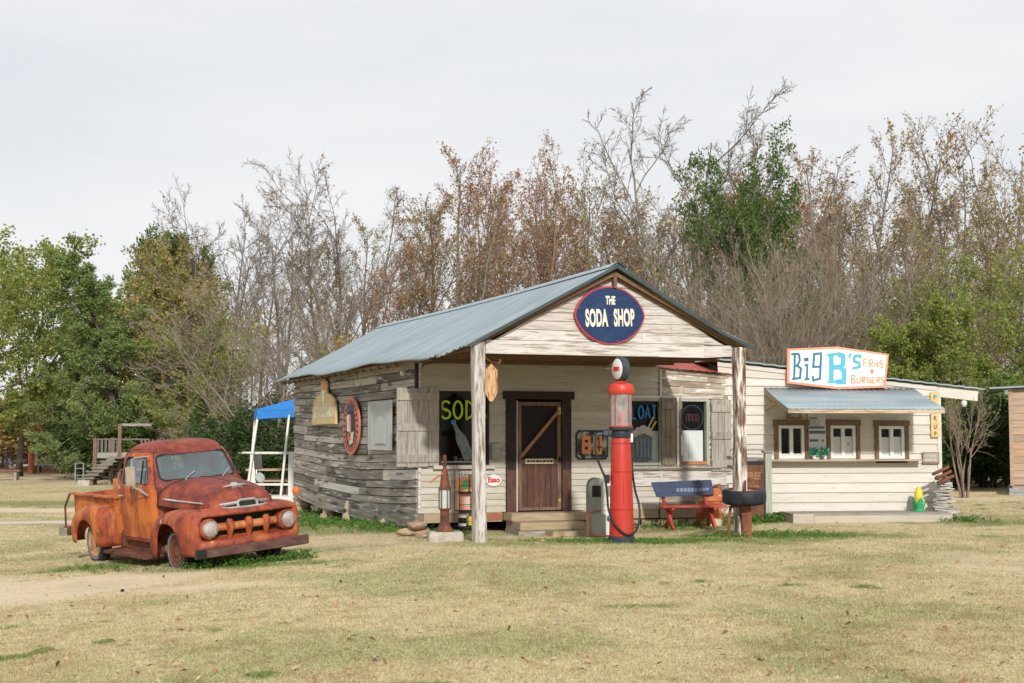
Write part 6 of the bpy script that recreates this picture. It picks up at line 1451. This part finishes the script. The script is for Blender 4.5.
L_rust = lf('russet_leaf', [(.30,.13,.06),(.42,.19,.085),(.48,.30,.15),(.40,.31,.19)]); L_yel = lf('yellow_brown_leaf', [(.26,.22,.06),(.42,.32,.10),(.40,.24,.10),(.2,.2,.05)])
L_yg = lf('yellow_green_leaf', [(.15,.23,.045),(.26,.32,.075),(.40,.37,.10),(.11,.18,.035)]); L_grn = lf('green_leaf', [(.09,.16,.035),(.15,.23,.05),(.24,.29,.07)]); L_dk = lf('dark_green_leaf', [(.03,.065,.016),(.05,.10,.024),(.085,.14,.035)])
L_ced = lf('soft_cedar_leaf', [(.16,.24,.075),(.23,.32,.10),(.33,.38,.15),(.13,.2,.06)]); L_ev = lf('bright_evergreen_leaf', [(.05,.105,.022),(.085,.16,.032),(.15,.22,.055)])
L_mix = lf('turning_leaf', [(.18,.22,.05),(.36,.31,.09),(.48,.34,.14),(.13,.17,.04),(.44,.27,.12)])
PT = {}
PT['bare'] = make(11, spec=[(13,.28,.98,38,10,.42,.5,.09,.05,7,6,vase,.02),(9,.2,1,36,12,.42,.5,.12,.04,5,4,None,.010),(7,.15,1,38,14,.45,.6,.14,.03,4,3,None,.007),(5,.1,1,40,15,.5,.7,.15,.02,3,3,None,.0055)], r=.17, leaf=[(4,160,.05,.7,.05,0)]).meshes('bare', bark, twg, L_yel)
PT['bare2'] = make(12, stems=2, sprd=.16, spec=[(10,.3,.98,36,10,.45,.5,.10,.05,7,6,vase,.02),(9,.2,1,38,12,.42,.5,.12,.04,5,4,None,.010),(7,.15,1,38,14,.45,.6,.14,.03,4,3,None,.007),(5,.1,1,40,15,.5,.7,.15,.02,3,3,None,.0055)], r=.15, leaf=[(4,130,.05,.7,.05,0)]).meshes('bare2', bark, twg, L_yel)
PT['limb'] = make(13, stems=5, sprd=.30, wig=.07, spec=[(9,.28,.97,38,12,.42,.5,.11,.05,8,6,vase,.022),(9,.2,1,38,14,.42,.5,.13,.04,5,4,None,.011),(7,.15,1,40,15,.45,.6,.14,.03,4,3,None,.0075),(5,.1,1,40,15,.5,.7,.15,.02,3,3,None,.006)], r=.15, leaf=[(4,60,.05,.7,.05,0)]).meshes('limb', bark, twg, L_yel)
PT['slim'] = make(14, spec=[(22,.2,.99,34,9,.26,.45,.09,.06,6,5,vase,.014),(8,.2,1,36,12,.42,.55,.12,.05,4,3,None,.009),(6,.1,1,38,14,.48,.65,.14,.03,3,3,None,.006)], r=.13, leaf=[(3,2000,.043,.7,.06,.4)]).meshes('slim', bark, twg, L_rust)
PT['slim2'] = make(15, stems=2, sprd=.07, spec=[(18,.2,.99,32,9,.28,.45,.10,.06,6,5,vase,.014),(8,.2,1,36,12,.42,.55,.12,.05,4,3,None,.009),(6,.1,1,38,14,.48,.65,.14,.03,3,3,None,.006)], r=.12, leaf=[(3,2900,.042,.7,.07,.4)]).meshes('slim2', barkr, twr, L_rust)
PT['slimy'] = make(16, stems=2, sprd=.08, spec=[(18,.2,.99,34,9,.3,.45,.10,.06,6,5,vase,.014),(8,.2,1,36,12,.42,.55,.12,.05,4,3,None,.009),(6,.1,1,38,14,.48,.65,.14,.03,3,3,None,.006)], r=.12, leaf=[(3,1500,.046,.7,.07,.3)]).meshes('slimy', bark, twg, L_yel)
PT['broad'] = make(17, spec=[(15,.2,.98,50,12,.42,.5,.12,.05,7,6,rnds,.02),(9,.2,1,42,14,.45,.5,.14,.03,5,4,None,.012),(7,.15,1,42,15,.45,.6,.15,.02,4,3,None,.007)], r=.2, leaf=[(3,15000,.085,.7,.13,.3)]).meshes('broad', barkd, twg, L_yg)
PT['dense'] = make(18, spec=[(18,.12,.98,52,12,.40,.5,.12,.05,7,6,rnds,.02),(9,.15,1,44,14,.45,.5,.14,.03,5,4,None,.012),(8,.1,1,44,15,.45,.6,.15,.02,4,3,None,.007)], r=.2, leaf=[(3,30000,.085,.7,.14,.3)]).meshes('dense', barkd, twg, L_grn)
PT['mixed'] = make(19, stems=2, sprd=.12, spec=[(18,.10,.98,50,12,.36,.5,.12,.05,7,6,rnds,.02),(9,.15,1,44,14,.45,.5,.14,.03,5,4,None,.012),(8,.1,1,44,15,.45,.6,.15,.02,4,3,None,.007)], r=.16, leaf=[(3,15000,.075,.7,.12,.2)]).meshes('mixed', barkd, twl, L_mix)
PT['cedar'] = make(20, spec=[(46,.04,.99,66,8,.30,.45,.08,.10,6,5,cone,.016),(12,.1,1,45,14,.40,.5,.12,.06,4,3,None,.008),(6,.1,1,45,15,.5,.6,.12,.02,3,3,None,.005)], r=.17, leaf=[(3,52000,.085,.22,.07,-.3)]).meshes('cedar', barkd, twg, L_ced)
PT['pine'] = make(21, wig=.07, spec=[(30,.22,.99,56,12,.36,.45,.12,.08,6,5,rnds,.02),(9,.3,1,42,14,.42,.5,.14,.06,4,4,None,.012),(7,.3,1,42,15,.45,.6,.14,.05,3,3,None,.008)], r=.18, leaf=[(3,42000,.06,.5,.17,-.2)]).meshes('pine', barkr, twg, L_ev)
PT['fan'] = make(22, H=9, stems=16, sprd=.34, wig=.04, spec=[(11,.12,.98,26,9,.5,.5,.07,.05,6,4,None,.013),(7,.1,1,28,10,.5,.55,.09,.04,5,3,None,.008),(5,.1,1,30,10,.5,.6,.1,.03,3,3,None,.005)], r=.07, trunk_lv=1).meshes('fan', bark, twl, None)
PT['fan2'] = make(23, H=9, stems=4, sprd=.30, wig=.08, spec=[(12,.12,.98,50,12,.55,.5,.10,.04,8,5,None,.018),(10,.15,1,40,13,.45,.5,.12,.03,6,3,None,.010),(8,.1,1,40,14,.5,.6,.13,.02,4,3,None,.0075)], r=.11).meshes('fan2', bark, twl, None)
PT['bush'] = make(24, H=4, stems=9, sprd=.45, wig=.10, spec=[(9,.1,.98,45,14,.5,.5,.12,.05,5,4,None,.01),(8,.1,1,45,15,.5,.55,.14,.03,4,3,None,.006)], r=.05, trunk_lv=1, leaf=[(2,9000,.075,.65,.10,.2)]).meshes('bush', barkd, twg, L_dk)
PT['multi'] = make(25, H=6, stems=6, sprd=.22, wig=.06, spec=[(7,.4,.98,32,10,.45,.6,.09,.05,7,6,None,.018),(7,.2,1,35,12,.5,.55,.12,.04,5,4,None,.010),(5,.2,1,38,14,.5,.6,.12,.02,3,3,None,.006)], r=.10, leaf=[(3,350,.06,.7,.06,.2)]).meshes('multi', barkr, twl, L_yg)
def relf(key, new, leafm, twm=None):
    s = PT[key]; c = s.cm.copy(); c.materials[1] = leafm
    if twm: c.materials[0] = twm
    o = type('P', (), {})(); o.tm, o.cm, o.raw = s.tm, c, s.raw; PT[new] = o
PT['sparse'] = make(26, stems=2, sprd=.12, spec=[(16,.12,.98,48,12,.38,.5,.12,.05,7,6,rnds,.02),(9,.15,1,44,14,.45,.5,.14,.03,5,4,None,.011),(8,.1,1,44,15,.45,.6,.15,.02,4,3,None,.0065)], r=.15, leaf=[(3,8500,.065,.7,.12,.2)]).meshes('sparse', bark, twl, L_yg)
PT['evg'] = make(27, stems=2, sprd=.14, spec=[(18,.18,.98,50,12,.38,.5,.12,.05,7,6,rnds,.02),(9,.2,1,44,14,.45,.5,.14,.03,5,4,None,.011),(7,.15,1,44,15,.45,.6,.15,.02,4,3,None,.0065)], r=.15, leaf=[(3,27000,.07,.6,.13,.1)]).meshes('evg', barkr, twr, L_ev); relf('slim', 'slimbare', L_yel); relf('dense', 'densey', L_yg); relf('dense', 'densed', L_dk); relf('bush', 'bushy', L_yg); relf('bush', 'bushg', L_grn); relf('mixed', 'mixedg', L_yg); relf('slim2', 'slim2y', L_mix)
H0 = {'fan': 9, 'fan2': 9, 'bush': 4, 'bushy': 4, 'bushg': 4, 'multi': 6}
H1 = {k: float(np.sort(o.raw[0][:, 2])[-max(30, len(o.raw[0])//400)]) for k, o in PT.items()}
tr_ = random.Random(5)
def tree(kind, name, label, x, ytop, Y, wid=1.0, cat='tree', group=None, rz=None, z0=None):
    X = px(x, Y); g = gz(X, Y) if z0 is None else z0; Ht = pz(ytop, Y)-g; s = Ht/H1[kind]
    t = thing(name, label, cat, (X, Y, g), tr_.uniform(0, 360) if rz is None else rz, group); t.scale = (s*wid, s*wid, s)
    obj('trunk', PT[kind].tm, t); obj('crown', PT[kind].cm, t); return t
TL = [
 ('broad','leafy_tree','tall yellow-green tree with open crown at the left edge',22,236,72,1.15),
 ('broad','leafy_tree','smaller yellow-green tree half out of the picture at far left',-16,262,66,1.0),
 ('densed','evergreen_tree','dark green tree rising behind the soft cedar',132,230,86,.7),
 ('dense','evergreen_tree','dark green treetop just right of the soft cedar top',158,226,88,.7),
 ('dense','leafy_tree','dark green tree filling the gap right of the yellow-green one',62,318,86,.7),
 ('cedar','cedar_tree','tall soft green cedar standing over the lawn at left',116,256,66,1.35),
 ('cedar','cedar_tree','shorter grey-green cedar in front of the tall one',82,350,67,.95),
 ('mixed','leafy_tree','large tree turning yellow-brown behind the raised deck',158,266,69,1.1),
 ('mixed','leafy_tree','narrow brown and green treetop above the yellow-brown tree',180,236,74,.8),
 ('mixedg','leafy_tree','green and yellow tree low behind the truck cab',196,318,62,1.1),
 ('fan2','bare_tree','wide bare tree with pale drooping twigs behind the truck',238,262,64,1.35),
 ('fan2','bare_tree','bare pale tree standing right behind the blue canopy',268,272,50,1.3),
 ('bare2','bare_tree','leafless tree on the skyline above the yellow-brown tree',186,190,84,.9),
 ('bare','bare_tree','leafless tree on the skyline left of the tallest bare one',235,192,80,.9),
 ('bare2','bare_tree','slim leafless tree on the skyline close to the tallest bare one',282,186,78,.8),
 ('bare','bare_tree','tallest leafless tree on the skyline over the left roof end',328,152,74,.95),
 ('bare','bare_tree','thin leafless tree on the skyline between the yellow-brown tree and the tallest bare one',258,205,88,.9),
 ('bare2','bare_tree','pale leafless tree on the skyline just above the truck cab',212,215,90,.9),
 ('bare2','bare_tree','leafless tree with thick limb rising beside the tallest bare one',352,158,77,.85),
 ('slim2','slim_tree','low russet tree over the rear end of the tin roof',392,212,70,1.1),
 ('slimbare','slim_tree','thin grey tree over the rear end of the tin roof',412,204,76,1.0),
 ('slim','slim_tree','tall narrow russet tree above the middle of the tin roof',449,130,72,.95),
 ('slimy','slim_tree','short yellow-brown tree above the middle of the tin roof',474,188,66,1.1),
 ('slim2','slim_tree','full russet tree left of the tallest russet crown',505,140,72,.95),
 ('slim2','slim_tree','tallest russet crown over the roof peak side',532,136,70,.9),
 ('slim2','slim_tree','russet tree between the tallest russet crown and the green-topped one',560,142,73,.85),
 ('slim2y','slim_tree','slender tree with greenish top above the gable peak',592,140,72,.85),
 ('slimy','slim_tree','low yellowish tree right behind the gable peak',628,205,66,1.2),
 ('limb','bare_tree','big spreading bare tree reaching highest right of the gable',695,100,74,1.0,'tree',None,200),
 ('evg','evergreen_tree','dark evergreen tree with open crown behind the gable sign',740,130,64,.72,'tree',None,40),
 ('slim2','slim_tree','russet-twigged tree tangled in the evergreen crown',780,138,71,.85),
 ('slim','slim_tree','thin tree with a few rust leaves right of the evergreen',828,130,76,.85),
 ('slimbare','slim_tree','thin tall leafless pole tree left of the rust-topped tree',858,112,76,.75),
 ('slim','slim_tree','slender tree with rust coloured top over the burger sign',896,130,74,.85),
 ('slimy','slim_tree','tall thin tree with scattered yellow leaves near the right edge',958,104,72,.95),
 ('slimy','slim_tree','tall thin yellowing tree cut by the right edge',1008,108,70,1.0),
 ('slim2y','slim_tree','shorter yellow-brown tree near the right edge',985,165,64,1.1),
 ('fan','bare_tree','broad fan-shaped bare tree behind the gable\'s right slope',768,232,56,1.25),
 ('fan','bare_tree','broad fan-shaped bare tree behind the burger sign',846,206,60,1.25),
 ('fan','bare_tree','smaller fan of bare twigs behind the right porch post',704,262,60,1.0),
 ('sparse','leafy_tree','tall yellow-green tree over the burger stand roof',925,262,58,1.1),
 ('sparse','leafy_tree','yellow-green tree spreading over the plank shed',1000,232,56,1.2),
 ('densey','leafy_tree','full green tree right behind the burger stand awning',892,318,50,1.05),
 ('densey','leafy_tree','full green tree between burger stand and plank shed',968,300,50,1.0),
 ('broad','leafy_tree','full green tree behind the plank shed',1040,290,52,1.0),
 ('multi','small_tree','many-stemmed small bare tree beside the burger stand',962,372,38.5,.8),
]
for a in TL: tree(*a)
BL_ = [
 ('bush','dark bush behind the raised deck',118,405,67,1.3),('bush','dark bush left of the raised deck',88,414,68,1.0),('bushg','dark bush behind the truck cab',152,408,67,1.4),
 ('bush','dark bush right behind the truck roof',192,408,66,1.4),('bush','dark bush behind the canopy poles',262,408,49,1.3),('bushg','dark bush far behind the truck bonnet',236,412,62,1.3),
 ('bush','dark bush at the far left edge',-14,418,97,1.4),('bushg','dark bush over the far shed roof',48,405,92,1.6),('bush','dark bush hidden behind the blue canopy',300,395,51,1.3),
 ('bush','dark bush behind the small bare tree',950,395,46,1.2),('bush','dark bush beside the plank shed',986,392,46,1.25),('bushg','green bush above the dark one beside the plank shed',972,366,50,1.3),
 ('bush','dark bush in the gap nearest the plank shed',1010,400,47,1.3),('bush','dark bush close behind the burger stand corner',930,410,44,1.1)]
for k, lb, x, yt, Y, wd in BL_: tree(k, 'bush', lb, x, yt, Y, wd, 'bush')
# the wood behind: one mass of trunks, twigs and leaves
def wood():
    Vs = []; Fs = []; MI = []; o = 0; rg = np.random.default_rng(77); mats = [bark, twg, L_rust, L_yel, L_dk, twr]
    def put(kind, X, Y, H, wd, lm, tm=1, dec=1.0):
        nonlocal o
        V, F, nC, (TV, TF) = PT[kind].raw; s = H/H1[kind]; a = rg.random()*2*pi; c, sn = cos(a), sin(a)
        for v, f, mi in ((TV, TF, np.zeros(len(TF))), (V, F, np.r_[np.full(nC, tm), np.full(len(F)-nC, lm)])):
            q = v*s; q = np.stack([(q[:, 0]*c-q[:, 1]*sn)*wd+X, (q[:, 0]*sn+q[:, 1]*c)*wd+Y, q[:, 2]-.4], 1); Vs.append(q); Fs.append(f+o); MI.append(mi); o += len(v)
    for k in range(36):
        Y = rg.uniform(82, 104); x = 330+740*k/35+rg.normal(0, 9); X = px(x, Y)
        yt = np.interp(x, [0,120,250,380,460,620,700,800,950,1050], [340,300,250,218,195,185,175,180,180,175])+rg.normal(0, 14)
        put(rg.choice(['slim','slim2','slimy','slim2']), X, Y, pz(yt, Y)+.4, rg.uniform(.9, 1.5), int(rg.choice([2,3,3])), int(rg.choice([1,1,5])))
    for k in range(30):
        Y = rg.uniform(80, 100); x = -40+1120*k/29+rg.normal(0, 10); X = px(x, Y)
        put('bush', X, Y, rg.uniform(3.5, 6.5), rg.uniform(1.2, 2.), int(rg.choice([2,3,4,3])))
    for k in range(12):
        Y = rg.uniform(58, 66); x = 360+390*k/11+rg.normal(0, 8); put('bush', px(x, Y), Y, rg.uniform(4., 6.5), rg.uniform(1., 1.5), int(rg.choice([2,2,3])), 5)
    me = mesh_np('far_wood', np.concatenate(Vs), np.concatenate(Fs), mats=mats, mi=np.concatenate(MI))
    tag(obj('far_wood', me), 'thick autumn wood closing the view behind the buildings', 'woods', kind='stuff')
wood()
